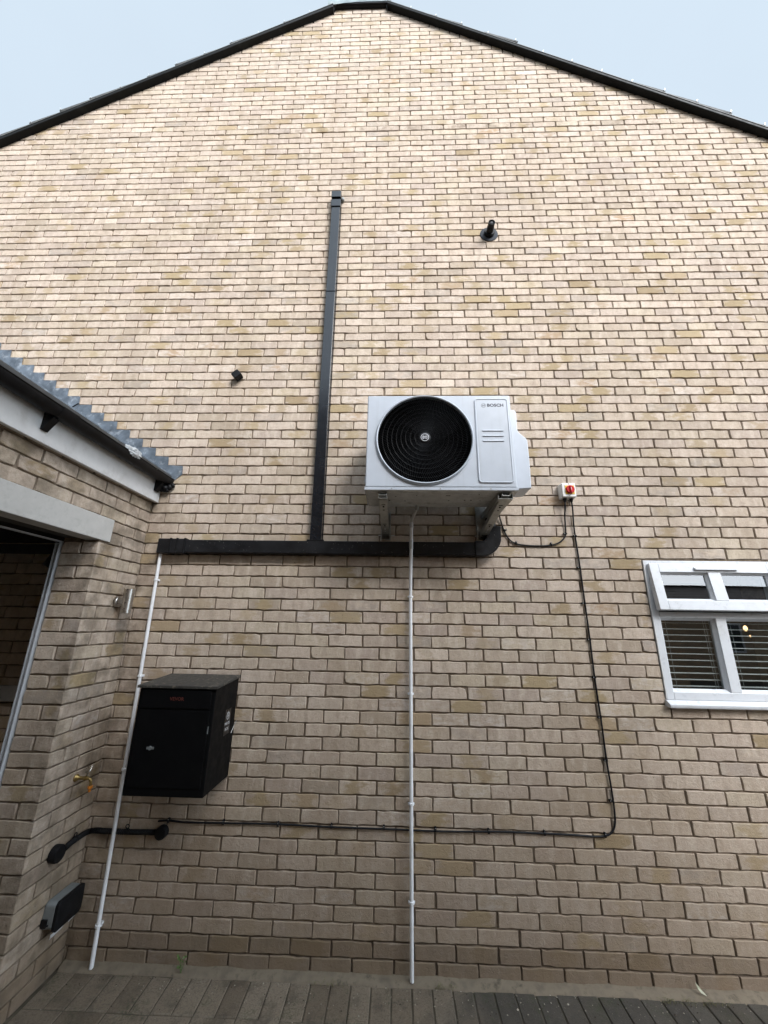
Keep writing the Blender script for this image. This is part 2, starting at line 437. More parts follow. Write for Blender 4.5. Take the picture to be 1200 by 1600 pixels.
M['rubber'] = simple('black_rubber_gasket', (0.010, 0.010, 0.011), 0.6, var=0.1)
M['leaf'] = simple('weed_leaf', (0.10, 0.17, 0.045), 0.6, var=0.35, scale=60)
M['dryleaf'] = simple('pale_fallen_leaf', (0.42, 0.42, 0.30), 0.6, var=0.2, scale=60)
M['algae'] = simple('grey_green_lead_cap', (0.20, 0.25, 0.26), 0.6, metal=0.1, var=0.35, scale=10, bump=0.6, bscale=24, dirt=((0.42, 0.45, 0.45), 0.6, 8))
M['mortar_fillet'] = simple('sandy_mortar_fillet', (0.175, 0.14, 0.10), 0.95, var=0.3, scale=16, bump=1.0, bscale=70, dirt=((0.05, 0.043, 0.03), 0.8, 16))

def glass(name, tint=(0.86, 0.88, 0.87), rough=0.01):
    t = NT(name); out = t.n['Material Output']
    gl = t.new('ShaderNodeBsdfGlossy'); gl.inputs['Roughness'].default_value = rough; gl.inputs[0].default_value = (0.95, 0.97, 1, 1)
    tr = t.new('ShaderNodeBsdfTransparent'); tr.inputs[0].default_value = (*tint, 1)
    fr = t.new('ShaderNodeFresnel'); fr.inputs[0].default_value = 2.15
    mx = t.new('ShaderNodeMixShader')
    gb = t.new('ShaderNodeNewGeometry')
    t.link(t.math('MULTIPLY', fr.outputs[0], t.math('SUBTRACT', 1.0, gb.outputs['Backfacing'])), mx.inputs[0]); t.link(tr.outputs[0], mx.inputs[1]); t.link(gl.outputs[0], mx.inputs[2])
    t.link(mx.outputs[0], out.inputs[0])
    geo = t.new('ShaderNodeNewGeometry')
    bn = t.bump(t.noise(geo.outputs['Position'], 2.0, 1), 0.04, 0.01)
    t.link(bn, gl.inputs['Normal'])
    return t.m
M['glass'] = glass('window_glass')

def clear_plastic():
    t = NT('clear_crumpled_film')
    t.b.inputs['Base Color'].default_value = (0.85, 0.88, 0.9, 1); t.b.inputs['Roughness'].default_value = 0.12
    t.b.inputs['Transmission Weight'].default_value = 0.55; t.b.inputs['IOR'].default_value = 1.25
    return t.m
M['film'] = clear_plastic()

def emis(name, col, s):
    t = NT(name); t.b.inputs['Base Color'].default_value = (*col, 1)
    t.b.inputs['Emission Color'].default_value = (*col, 1); t.b.inputs['Emission Strength'].default_value = s
    return t.m
M['bulb'] = emis('warm_lit_bulb', (1.0, 0.62, 0.30), 0.9)

# ------------------------------------------------------------------ brick panels
CH = 0.07538       # course height
BL = 0.225         # brick + joint
class Bricks:
    def __init__(s):
        s.v = []; s.f = []; s.mi = []; s.rnd = []; s.uv = []
    def plain(s, verts, faces):
        b = len(s.v)
        s.v += [tuple(v) for v in verts]
        for f in faces: s.f.append([i + b for i in f]); s.mi.append(1)
        s.rnd += [(0.5, 0.5, 0.5)] * len(verts); s.uv += [(0, 0)] * len(verts)
    def box(s, x0, x1, y0, y1, z0, z1):
        v = [(x, y, z) for z in (z0, z1) for y in (y0, y1) for x in (x0, x1)]
        s.plain(v, [(0, 2, 3, 1), (4, 5, 7, 6), (0, 1, 5, 4), (2, 6, 7, 3), (0, 4, 6, 2), (1, 3, 7, 5)])
    def brick(s, O, U, N, u0, u1, z0, z1, proud=0.0, fine=True):
        L = u1 - u0; H = z1 - z0
        if L < 0.02 or H < 0.01: return
        r = (random.random(), random.random(), random.random())
        sd = random.uniform(0, 900)
        nb = max(2, int(L / 0.036)) if fine else 2
        j = 0.0024 if fine else 0.001
        chips = [(random.random() < 0.03) * random.uniform(0.003, 0.007) for _ in range(4)] if fine else [0] * 4
        per = [(k / nb, 0.0) for k in range(nb + 1)] + [(1.0, 0.5)] + [(1 - k / nb, 1.0) for k in range(nb + 1)] + [(0.0, 0.5)]
        off = proud + random.uniform(-0.0014, 0.0014)
        skew = random.uniform(-0.0014, 0.0014); tilt = random.uniform(-0.0010, 0.0010)
        pts = []
        for i, (a, b) in enumerate(per):
            corner = (a in (0.0, 1.0)) and (b in (0.0, 1.0))
            du = noise.noise((sd + i * 1.7, 3.1, 0)) * j * 1.6 + random.uniform(-j, j) * 0.5
            dz = noise.noise((sd + i * 0.9, 9.7, 0)) * j * 1.8 + random.uniform(-j, j) * 0.45
            if corner:
                ch_ = chips[int(a) * 2 + int(b)] + 0.0008
                du += (ch_ if a == 0 else -ch_); dz += (ch_ * 0.8 if b == 0 else -ch_ * 0.8)
            pts.append((u0 + a * L + du, z0 + b * H + dz + (a - 0.5) * skew * 2, a, b))
        n = len(pts); base = len(s.v)
        cu, cz = (u0 + u1) / 2, (z0 + z1) / 2
        for ring, (ins, dep) in enumerate(((0.0, -0.018), (0.0, -0.0030), (0.0028, -0.0002))):
            for (pu, pz, a, b) in pts:
                qu = pu + (ins if a < 0.02 else (-ins if a > 0.98 else 0)); qz = pz + (ins if b < 0.02 else (-ins if b > 0.98 else 0))
                d = dep + off + (a - 0.5) * tilt
                p = O + U * qu + Vector((0, 0, 1)) * qz + N * d
                s.v.append((p.x, p.y, p.z)); s.rnd.append(r); s.uv.append((a, b))
        for q in range(2):
            for i in range(n):
                k = (i + 1) % n
                s.f.append((base + q * n + i, base + q * n + k, base + (q + 1) * n + k, base + (q + 1) * n + i)); s.mi.append(0)
        s.f.append([base + 2 * n + i for i in range(n)]); s.mi.append(0)
    def build(s, name, parent, label=None):
        o0 = wloc(parent) if parent else Vector()
        me = bpy.data.meshes.new(name)
        me.from_pydata([(a - o0.x, b - o0.y, c - o0.z) for a, b, c in s.v], [], s.f)
        me.materials.append(M['brick']); me.materials.append(M['mortar'])
        me.polygons.foreach_set('material_index', s.mi)
        ca = me.attributes.new('rnd', 'FLOAT_COLOR', 'POINT')
        ca.data.foreach_set('color', [c for r in s.rnd for c in (*r, 1.0)])
        ua = me.attributes.new('buv', 'FLOAT_VECTOR', 'POINT')
        ua.data.foreach_set('vector', [c for u in s.uv for c in (*u, 0.0)])
        me.update()
        o = bpy.data.objects.new(name, me); sc.collection.objects.link(o)
        if parent: o.parent = parent
        if label: o['label'] = label
        return o

# roof lines of the gable (wall contact line under the verge)
LX0, LZ0, LS = -1.25, 8.68, 0.6407
RX0, RZ0, RS = -0.588, 8.705, 0.630
TOPZ = 8.76
def roofz(x):
    return min(LZ0 + LS * (x - LX0), RZ0 - RS * (x - RX0))
APX = (RZ0 + RS * RX0 - LZ0 + LS * LX0) / (LS + RS)
APZ = roofz(APX)
HX0, HX1 = -7.2, 5.6
WX0, WX1, WZ0, WZ1 = 1.222, 2.083, 1.365, 2.253       # window opening
XL = -2.258

# ================================================================== SETTING: ground
def ground_material():
    t = NT('driveway_ground')
    geo = t.new('ShaderNodeNewGeometry'); pos = geo.outputs['Position']
    c = t.ramp(t.noise(pos, 1.4, 8, 0.6), [(0.3, (0.05, 0.046, 0.04)), (0.7, (0.09, 0.083, 0.072))])
    t.link(c, t.b.inputs['Base Color']); t.b.inputs['Roughness'].default_value = 0.9
    t.link(t.bump(t.noise(pos, 90, 5), 0.5, 0.004), t.b.inputs['Normal'])
    return t.m
def paver_material():
    t = NT('block_paving')
    at = t.new('ShaderNodeAttribute', attribute_name='rnd'); sep = t.new('ShaderNodeSeparateColor')
    t.link(at.outputs['Color'], sep.inputs[0]); R, G, B = sep.outputs
    geo = t.new('ShaderNodeNewGeometry'); pos = geo.outputs['Position']
    sp = t.new('ShaderNodeSeparateXYZ'); t.link(pos, sp.inputs[0]); X, Y, Z = sp.outputs
    c = t.ramp(R, [(0, (0.16, 0.122, 0.085)), (0.5, (0.21, 0.165, 0.118)), (1.0, (0.255, 0.205, 0.15))])
    c = t.mix(t.step(t.noise(pos, 120, 6, 0.7), 0.45, 0.7, 0, 0.65), c, (0.05, 0.04, 0.03, 1))
    c = t.mix(t.step(t.noise(pos, 9, 6, 0.7), 0.48, 0.66, 0, 0.6), c, (0.065, 0.052, 0.036, 1))
    c = t.mix(t.step(t.noise(pos, 14, 5, 0.7), 0.42, 0.28, 0, 0.35), c, (0.26, 0.22, 0.17, 1))
    # wet, dark and mossy ground to the right
    wet = t.step(t.math('ADD', X, t.math('MULTIPLY', t.noise(pos, 3.5, 5, 0.6), 1.6)), 0.25, 1.1, 0, 0.78)
    c = t.mix(wet, c, (0.040, 0.037, 0.033, 1))
    moss = t.math('MULTIPLY', t.step(t.noise(pos, 5, 6, 0.7), 0.50, 0.64), t.step(t.noise(pos, 60, 4), 0.42, 0.62))
    c = t.mix(t.math('MULTIPLY', moss, 0.55), c, (0.045, 0.055, 0.022, 1))
    # pale specks of grit
    vo = t.new('ShaderNodeTexVoronoi'); vo.inputs['Scale'].default_value = 140; t.link(pos, vo.inputs['Vector'])
    gr = t.math('MULTIPLY', t.step(vo.outputs['Distance'], 0.22, 0.12), t.step(t.noise(pos, 24, 2), 0.55, 0.62))
    c = t.mix(t.math('MULTIPLY', gr, 0.6), c, (0.30, 0.28, 0.25, 1))
    t.link(c, t.b.inputs['Base Color'])
    t.link(t.step(t.noise(pos, 4, 4), 0.3, 0.7, 0.45, 0.85), t.b.inputs['Roughness'])
    b1 = t.bump(t.noise(pos, 300, 5, 0.75), 1.0, 0.004)
    t.link(t.bump(t.noise(pos, 60, 4), 0.6, 0.003, b1), t.b.inputs['Normal'])
    return t.m

g = MB(); g.add([(-400, -400, -0.016), (400, -400, -0.016), (400, 400, -0.016), (-400, 400, -0.016)], [(0, 1, 2, 3)])
tag(g.build('ground', ground_material()), None, None, kind='structure')

pv = Bricks()
def paver(x0, x1, y0, y1):
    r = (random.random(), random.random(), random.random()); h = random.uniform(-0.0015, 0.0015)
    g_ = 0.0026; ch = 0.004; b = len(pv.v)
    tx, ty = random.uniform(-.001, .001), random.uniform(-.001, .001)
    for (ins, z) in ((g_, -0.03), (g_, -0.004), (g_ + ch, 0.0)):
        for (x, y, a, c) in ((x0 + ins, y0 + ins, 0, 0), (x1 - ins, y0 + ins, 1, 0), (x1 - ins, y1 - ins, 1, 1), (x0 + ins, y1 - ins, 0, 1)):
            pv.v.append((x, y, z + h + tx * a + ty * c)); pv.rnd.append(r); pv.uv.append((a, c))
    for q in range(2):
        for i in range(4):
            k = (i + 1) % 4; pv.f.append((b + q * 4 + i, b + q * 4 + k, b + (q + 1) * 4 + k, b + (q + 1) * 4 + i)); pv.mi.append(0)
    pv.f.append((b + 8, b + 9, b + 10, b + 11)); pv.mi.append(0)
x = -2.25
while x < 4.0:                                   # soldier course along the house wall
    paver(x, x + 0.105, -0.250, -0.044); x += 0.105
y = -0.250; row = 0
while y > -4.2:                                   # running bond further out
    x = -2.25 - (0.105 if row % 2 else 0)
    while x < 4.0:
        paver(x, x + 0.21, y - 0.105, y); x += 0.21
    y -= 0.105; row += 1
for xi in range(26):                              # apron inside the garage
    for yi in range(34): paver(-4.98 + xi * 0.105, -4.98 + (xi + 1) * 0.105, -0.45 - (yi + 1) * 0.1, -0.45 - yi * 0.1)
me = bpy.data.meshes.new('paving'); me.from_pydata(pv.v, [], pv.f); me.materials.append(paver_material())
ca = me.attributes.new('rnd', 'FLOAT_COLOR', 'POINT'); ca.data.foreach_set('color', [c for r in pv.rnd for c in (*r, 1.0)])
po = bpy.data.objects.new('paving', me); sc.collection.objects.link(po); tag(po, None, None, kind='structure')
jb = MB(); jb.add([(-5.0, -4.3, -0.006), (4.05, -4.3, -0.006), (4.05, -0.0, -0.006), (-5.0, 0.0, -0.006)], [(0, 1, 2, 3)])
tag(jb.build('paving_bed', simple('jointing_sand', (0.085, 0.07, 0.05), 0.95, var=0.5, scale=12, bump=0.8, bscale=120, dirt=((0.035, 0.04, 0.02), 0.8, 7))), None, None, kind='structure')
# sandy mortar fillet where wall meets paving: an uneven low ramp
fm = MB(); nx = 260; vs = []; fs = []
for i in range(nx + 1):
    x = -2.25 + 6.2 * i / nx
    e = -0.046 + 0.012 * noise.noise((x * 5, 0, 0)) + 0.006 * noise.noise((x * 31, 2, 0))
    hh = 0.018 + 0.007 * noise.noise((x * 7, 5, 0)) + 0.003 * noise.noise((x * 43, 7, 0))
    vs += [(x, 0.004, hh), (x, -0.02, hh * 0.8 + 0.003 * noise.noise((x * 60, 1, 0))), (x, -0.034, hh * 0.45 + 0.002), (x, e, 0.0025), (x, e - 0.004, -0.004)]
for i in range(nx):
    for k in range(4): fs.append((i * 5 + k, i * 5 + k + 1, (i + 1) * 5 + k + 1, (i + 1) * 5 + k))
fm.add(vs, fs)
tag(fm.build('mortar_fillet', M['mortar_fillet'], smooth=60), None, None, kind='structure')

# ================================================================== HOUSE
house = empty('brick_house', (0, 0, 0), 'tall buff brick house gable with black verges, filling the photo', 'house')
W = Bricks()
# solid wall behind the brick faces (mortar colour), with the window opening
def wallpoly(x0, x1, zb, zt=None):
    xs = sorted([x0, x1] + [v for v in (LX0, APX, RX0) if x0 < v < x1])
    top = [(x, (min(roofz(x) + 0.05, TOPZ + 0.02) if zt is None else zt)) for x in xs]
    poly = [(x0, zb), (x1, zb)] + top[::-1]
    n = len(poly)
    v = [(a, 0.0100, b) for a, b in poly] + [(a, 0.30, b) for a, b in poly]
    W.plain(v, [list(range(n)), list(range(n, 2 * n))[::-1]] + [(i, (i + 1) % n, n + (i + 1) % n, n + i)[::-1] for i in range(n)])
wallpoly(HX0, WX0, -0.3); wallpoly(WX1, HX1, -0.3); wallpoly(WX0, WX1, -0.3, WZ0); wallpoly(WX0, WX1, WZ1)
O = Vector((0, 0, 0)); U = Vector((1, 0, 0)); N = Vector((0, -1, 0))
ncourse = int(TOPZ / CH)
for c in range(ncourse + 1):
    z0 = c * CH + 0.0042; z1 = (c + 1) * CH - 0.0042
    zm = (z0 + z1) / 2
    drift = 0.010 * noise.noise((c * 0.11, 4.2, 0)) + random.uniform(-0.003, 0.003)
    if 28 <= c <= 38: drift -= 0.008
    xs = HX0 - 0.3 + (0 if c % 2 == 0 else BL / 2)
    xs = math.floor(xs / BL) * BL + (0 if c % 2 == 0 else BL / 2)
    sag = 0.0
    proud = 0.0
    if c == 88: proud = 0.002; 
    xx = xs
    while xx < HX1:
        a, b = xx + 0.0042 + drift, xx + BL - 0.0042 + drift
        ja = random.uniform(-0.0026, 0.0026)
        a += ja; b += ja
        xx += BL
        if b < HX0 or a > HX1: continue
        # keep under the verge
        zt = z1
        for t in (a, b):
            if roofz(t) + 0.055 < z0: break
        else: t = None
        if t is not None:
            # clip the brick at the slope
            if t == a and a < APX:
                na = LX0 + (z0 - 0.05 - LZ0) / LS
                if na > b - 0.03: continue
                a = max(a, na)
            elif b > APX:
                nb_ = RX0 + (RZ0 + 0.05 - z0) / RS
                if nb_ < a + 0.03: continue
                b = min(b, nb_)
        zt = min(z1, TOPZ)
        # window opening
        segs = [(a, b)]
        if z1 > WZ0 + 0.01 and z0 < WZ1 - 0.01:
            segs = []
            if a < WX0 - 0.006: segs.append((a, min(b, WX0 - 0.005)))
            if b > WX1 + 0.006: segs.append((max(a, WX1 + 0.005), b))
        for (p, q) in segs:
            far = p < -5.0 or p > 4.2 or (q < XL - 0.9 and z1 < 2.9)
            zz0 = z0; zz1 = zt
            if WX0 - 0.01 < (p + q) / 2 < WX1 + 0.01:
                if z0 < WZ0 < z1: zz1 = WZ0 - 0.004
                if z0 < WZ1 < z1: zz0 = WZ1 + 0.004
            wob = random.uniform(-0.0008, 0.0008) + 0.0016 * noise.noise((p * 1.3, c * 0.7, 2.0))
            W.brick(O, U, N, p, q, zz0 + wob, zz1 + wob, proud, fine=not far)
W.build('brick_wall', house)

# other walls and the room behind the window
ow = MB()
ow.box(HX0, HX0 + 0.3, 0.30, 8.0, -0.3, 4.86); ow.box(HX1 - 0.3, HX1, 0.30, 8.0, -0.3, 4.78)
ow.box(HX0, HX1, 8.0, 8.3, -0.3, 4.7)
build_each(ow, 'outer_wall', M['mortar'], house)
rm = MB()
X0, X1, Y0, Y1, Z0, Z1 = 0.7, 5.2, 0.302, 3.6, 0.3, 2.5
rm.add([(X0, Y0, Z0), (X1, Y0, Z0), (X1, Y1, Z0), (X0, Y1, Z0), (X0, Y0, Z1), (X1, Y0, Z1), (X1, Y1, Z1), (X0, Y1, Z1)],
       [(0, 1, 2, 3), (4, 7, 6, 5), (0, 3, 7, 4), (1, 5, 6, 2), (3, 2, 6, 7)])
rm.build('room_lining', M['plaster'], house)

# verges: underside + face of the black boards, tile edges with clips above
def slope_boards():
    for side in (-1, 1):
        if side < 0: xa, za, s_, xe = LX0 + 0.02, LZ0 + LS * 0.02, LS, HX0 - 0.35
        else: xa, za, s_, xe = RX0 - 0.012, RZ0 + RS * 0.012, -RS, HX1 + 0.35
        ze = za + s_ * (xe - xa)
        b = MB()
        # board profile (y, dz) swept down the slope
        prof = [(0.012, 0.0), (-0.056, 0.0), (-0.060, 0.006), (-0.060, 0.034), (-0.052, 0.040), (0.012, 0.040)]
        nseg = 14; vs = []; fs = []
        for i in range(nseg + 1):
            t = i / nseg; x = xa + (xe - xa) * t; z = za + (ze - za) * t + 0.004 * math.sin(t * 9 + side)
            vs += [(x, y_, z + d) for y_, d in prof]
        n = len(prof)
        for i in range(nseg):
            for k in range(n): fs.append((i * n + k, i * n + (k + 1) % n, (i + 1) * n + (k + 1) % n, (i + 1) * n + k))
        fs.append(list(range(n))); fs.append([nseg * n + k for k in range(n)][::-1])
        b.add(vs, fs)
        bo = b.build('verge_board', M['black_board'], house)
        # pale drip strip on the top edge
        sm = MB(); vs = [(xa, -0.064, za + 0.037), (xe, -0.064, ze + 0.037), (xe, -0.064, ze + 0.045), (xa, -0.064, za + 0.045),
                         (xa, -0.03, za + 0.043), (xe, -0.03, ze + 0.043), (xe, -0.03, ze + 0.048), (xa, -0.03, za + 0.048)]
        sm.add(vs, [(0, 1, 2, 3), (3, 2, 6, 7), (4, 5, 1, 0), (7, 6, 5, 4)])
        sm.build('drip_strip', simple('verge_drip_strip', (0.11, 0.11, 0.105), 0.6, var=0.3), bo)
        # roof covering: overlapping tile courses running front to back
        L = math.hypot(xe - xa, ze - za); dx, dz = (xe - xa) / L, (ze - za) / L
        nxm, nzm = -dz * (1 if dx > 0 else -1), dx * (1 if dx > 0 else -1)
        rt = MB(); cl = MB(); gauge = 0.335; k = 0
        d = -0.1
        while d < L - 0.05:
            d2 = d + gauge + 0.055
            def pt(dd, h): return (xa + dx * dd + nxm * h, za + dz * dd + nzm * h)
            hj = random.uniform(-0.004, 0.004); poly = [pt(d, 0.036 + hj), pt(d2, 0.062 + hj), pt(d2 + random.uniform(-0.008, 0.008), 0.084 + hj), pt(d, 0.056 + hj)]
            yj = random.uniform(-0.010, 0.008)
            rt.prism(poly, 'y', -0.050 + yj, 8.3)
            cx_, cz_ = pt(d2 - 0.02, 0.072)
            cl.box(-0.004, 0.004, -0.058 + yj, -0.046 + yj, -0.002, 0.026, M=Matrix.Translation((cx_, 0, cz_)) @ Matrix.Rotation(0.35 * side, 4, 'Y'))
            d += gauge
        rt.build('roof_slope', M['tile'], house)
        build_each(cl, 'verge_clip', M['clip'], house)
slope_boards()
# truncated apex: dark soffit, lead-dressed cap over the ridge end
ap = MB()
ap.prism([(LX0 + 0.018, TOPZ - 0.09), (LX0 + 0.03, TOPZ + 0.02), (RX0 - 0.02, TOPZ + 0.01), (RX0 - 0.012, TOPZ - 0.09), (RX0 - 0.03, TOPZ - 0.004), (LX0 + 0.04, TOPZ - 0.004)], 'y', -0.030, 0.0)
ap.box(LX0 + 0.02, RX0 - 0.014, -0.046, 0.005, TOPZ + 0.001, TOPZ + 0.03)
ap.build('apex_soffit', M['black_board'], house)
cp_ = MB(); n = 24; vs = []; fs = []
for i in range(n + 1):
    t = i / n; x = LX0 - 0.045 + (RX0 - LX0 + 0.075) * t
    lo = TOPZ - 0.030 + 0.050 * min(1, t * 2.2) ** 0.7 + 0.006 * noise.noise((x * 14, 0, 0))
    ridge = TOPZ + 0.20 - abs(t - 0.5) * 0.12
    vs += [(x, -0.050, lo), (x, -0.062 + 0.004 * noise.noise((x * 9, 3, 1)), lo + 0.03), (x, -0.056 + 0.005 * noise.noise((x * 7, 5, 1)), lo + 0.10), (x, -0.035, ridge - 0.02), (x, 0.4, ridge + 0.02), (x, 0.4, lo + 0.05), (x, -0.046, lo + 0.02)]
m_ = 7
for i in range(n):
    for k in range(m_): fs.append((i * m_ + k, i * m_ + (k + 1) % m_, (i + 1) * m_ + (k + 1) % m_, (i + 1) * m_ + k))
fs.append(list(range(m_))); fs.append([n * m_ + k for k in range(m_)][::-1])
cp_.add(vs, fs); cp_.build('ridge_end_cap', M['algae'], house, smooth=50)
rg = MB(); rg.lathe((APX, -0.02, APZ + 0.06), (0, 1, 0), [(0.13, 0.3), (0.13, 8.3)], n=20); rg.build('ridge_tile_run', M['tile'], house, smooth=40)

# ---- window (part of the house): frame, sill, sash, panes, blinds
FX0, FX1, FZ0, FZ1 = 1.226, 2.080, 1.386, 2.250
fr = MB()
yf = -0.006
def frame_ring(mb, x0, x1, z0, z1, l, r, b, t, y0, y1, M=None):
    mb.box(x0, x0 + l, y0, y1, z0, z1, M=M); mb.box(x1 - r, x1, y0, y1, z0, z1, M=M)
    mb.box(x0 + l, x1 - r, y0, y1, z0, z0 + b, M=M); mb.box(x0 + l, x1 - r, y0, y1, z1 - t, z1, M=M)
frame_ring(fr, FX0, FX1, FZ0, FZ1, 0.044, 0.044, 0.046, 0.030, yf, 0.065)
fr.box(FX0 + 0.044, FX1 - 0.044, yf, 0.065, 1.875, 1.913)               # transom
fr.box(1.620, 1.686, yf + 0.001, 0.064, FZ0 + 0.046, 1.875)             # mullion
win = fr.build('window', M['white_pvc'], house, bevel=0.0035)
# glazing beads of the two fixed lights (sloped inwards)
def bead(mb, x0, x1, z0, z1, w_, y0, y1, M=None):
    a = [(x0, y0, z0), (x1, y0, z0), (x1, y0, z1), (x0, y0, z1)]
    c = [(x0 + w_, y1, z0 + w_), (x1 - w_, y1, z0 + w_), (x1 - w_, y1, z1 - w_), (x0 + w_, y1, z1 - w_)]
    e = [(x0 + w_, y1 + 0.012, z0 + w_), (x1 - w_, y1 + 0.012, z0 + w_), (x1 - w_, y1 + 0.012, z1 - w_), (x0 + w_, y1 + 0.012, z1 - w_)]
    v = a + c + e
    if M is not None: v = [tuple(M @ Vector(p)) for p in v]
    mb.add(v, [(i, (i + 1) % 4, 4 + (i + 1) % 4, 4 + i) for i in range(4)] + [(4 + i, 4 + (i + 1) % 4, 8 + (i + 1) % 4, 8 + i) for i in range(4)])
for (a, b) in ((1.270, 1.620), (1.686, 2.036)):
    bd = MB(); bead(bd, a, b, 1.432, 1.875, 0.016, 0.000, 0.018); bd.build('glazing_bead', M['white_pvc'], win)
    gp = MB(); gp.box(a + 0.014, b - 0.014, 0.024, 0.027, 1.446, 1.861); gp.build('pane', M['glass'], win)
# venetian blind slats and cords behind the fixed lights
for (a, b) in ((1.28, 1.612), (1.694, 2.028)):
    bl = MB(); z = 1.845
    while z > 1.44:
        bl.add([(a, 0.040, z - 0.0022), (b, 0.040, z - 0.0022), (b, 0.064, z + 0.001), (a, 0.064, z + 0.001), (a, 0.040, z), (b, 0.040, z), (b, 0.064, z + 0.0028), (a, 0.064, z + 0.0028)],
               [(0, 1, 2, 3), (4, 7, 6, 5), (0, 4, 5, 1), (2, 6, 7, 3)]); z -= 0.0385
    for cx_ in (a + 0.045, b - 0.045, b - 0.03):
        bl.tube([(cx_, 0.038, 1.87), (cx_, 0.038, 1.44)], 0.0009, 5)
    bl.build('blind', M['blind'], win)
sl = MB()
sl.prism([(0.02, 1.350), (-0.040, 1.345), (-0.044, 1.352), (-0.044, 1.366), (-0.010, 1.385), (0.02, 1.386)], 'x', 1.212, 2.094)
sl.build('sill', M['white_pvc'], house, bevel=0.002)
se = MB()   # smeared sealant line round the frame
pts = [(WX0, 0.0, 1.39)]
for k in range(22): pts.append((WX0 + 0.001 + 0.0022 * noise.noise((k * 1.7, 0, 0)), -0.004, 1.39 + (2.25 - 1.39) * (k + 1) / 22))
se.tube(pts, 0.0055, 6)
se.tube([(2 * 1.6525 - p[0], p[1], p[2]) for p in pts], 0.0055, 6)
build_each(se, 'sealant', simple('white_sealant', (0.62, 0.62, 0.61), 0.6, var=0.08), win)
# top-hung sash, ajar
HZ = 2.226
SM = Matrix.Translation((0, -0.010, HZ)) @ Matrix.Rotation(rad(-7.2), 4, 'X')
sx0, sx1, sh = 1.243, 2.063, 0.307
sa = MB()
frame_ring(sa, sx0, sx1, -sh, 0, 0.060, 0.060, 0.062, 0.060, -0.018, 0.024, M=SM)
sa.box(1.612, 1.694, -0.018, 0.024, -sh + 0.062, -0.060, M=SM)
sash = sa.build('opening_sash', M['white_pvc'], house, bevel=0.003)
for (a, b) in ((sx0 + 0.060, 1.612), (1.694, sx1 - 0.060)):
    bd = MB(); bead(bd, a, b, -sh + 0.062, -0.060, 0.013, -0.011, 0.004, M=SM); bd.build('glazing_bead', M['white_pvc'], sash)
    gp = MB(); gp.box(a + 0.011, b - 0.011, 0.008, 0.011, -sh + 0.073, -0.071, M=SM); gp.build('pane', M['glass'], sash)
gk = MB(); frame_ring(gk, sx0 + 0.012, sx1 - 0.012, -sh + 0.012, -0.012, 0.006, 0.006, 0.006, 0.006, 0.0245, 0.030, M=SM); gk.build('gasket', M['rubber'], sash)
tv = MB(); tv.prism([(-0.019, -0.042), (-0.034, -0.046), (-0.034, -0.034), (-0.019, -0.026)], 'x', 1.528, 1.808, M=SM)
tv.build('drip_hood', M['white_pvc'], sash, bevel=0.0015)
# warm lit lamp inside, seen through the blind
lp = MB(); lp.lathe((3.41, 1.9, 1.83), (0, 0, 1), [(0.004, -0.03), (0.015, -0.02), (0.020, 0.0), (0.015, 0.018), (0.006, 0.03)], n=16)
lp.build('lit_bulb', M['bulb'], house, smooth=60)
lp = MB(); lp.lathe((4.04, 2.6, 1.742), (0, 0, 1), [(0.003, -0.012), (0.009, -0.006), (0.009, 0.006), (0.003, 0.012)], n=12)
lp.build('lit_bulb', M['bulb'], house, smooth=60)

# ================================================================== SIDE EXTENSION (garage)
gar = empty('garage', (XL, 0, 0), 'single storey buff brick garage with wide doorway at the left edge', 'garage')
G = Bricks()
GY = -6.4; OP0, OP1, OPZ = -0.420, -3.45, 2.272
G.box(XL - 0.228, XL - 0.0100, OP0 + 0.0100, 0.006, -0.3, 2.80)
G.box(XL - 0.228, XL - 0.0100, OP1, OP0 + 0.0100, 2.30, 2.80)
G.box(XL - 0.228, XL - 0.0100, GY, OP1, -0.3, 2.80)
Og = Vector((XL, 0, 0)); Ug = Vector((0, -1, 0)); Ng = Vector((1, 0, 0))
for c in range(int(2.72 / CH) + 1):
    z0 = c * CH + 0.0042; z1 = min((c + 1) * CH - 0.0042, 2.72)
    # pier: even courses end in a header, odd ones in a stretcher
    ends = [0.0]
    if c % 2 == 0: js = [0.004, 0.112, 0.3175, 0.420]
    else: js = [0.004, 0.205, 0.420]
    if z0 < 2.26:
        for a, b in zip(js[:-1], js[1:]):
            last = b == js[-1]
            ja = random.uniform(-0.002, 0.002)
            G.brick(Og, Ug, Ng, a + 0.004, b - (0 if last else 0.005) + (0 if last else ja), z0, z1)
        # reveal face (looking towards the house gable)
        Or = Vector((XL, OP0, 0)); Ur = Vector((-1, 0, 0)); Nr = Vector((0, -1, 0))
        if c % 2 == 0: G.brick(Or, Ur, Nr, 0.0, 0.224, z0, z1)
        else:
            G.brick(Or, Ur, Nr, 0.0, 0.100, z0, z1); G.brick(Or, Ur, Nr, 0.112, 0.224, z0, z1)
        xx = -OP1 + (0 if c % 2 == 0 else BL / 2)
        if c % 2: G.brick(Og, Ug, Ng, -OP1, -OP1 + BL / 2 - 0.005, z0, z1)
        while xx < -GY: G.brick(Og, Ug, Ng, xx + 0.005, xx + BL - 0.005, z0, z1, fine=False); xx += BL
    else:
        lintel = z0 < 2.41
        xx = 0.006 - (0 if c % 2 == 0 else 0.11)
        while xx < -GY:
            a, b = max(xx + 0.005, 0.006), xx + BL - 0.005
            ja = random.uniform(-0.003, 0.003)
            if lintel:
                if a < 0.334: G.brick(Og, Ug, Ng, a, min(b, 0.329), z0, z1)
                if b > 3.54: G.brick(Og, Ug, Ng, max(a, 3.545), b, z0, z1)
            else: G.brick(Og, Ug, Ng, a + ja * (a > 0.02), b + ja, z0, z1, fine=a < 2)
            xx += BL
G.build('brick_wall', gar)
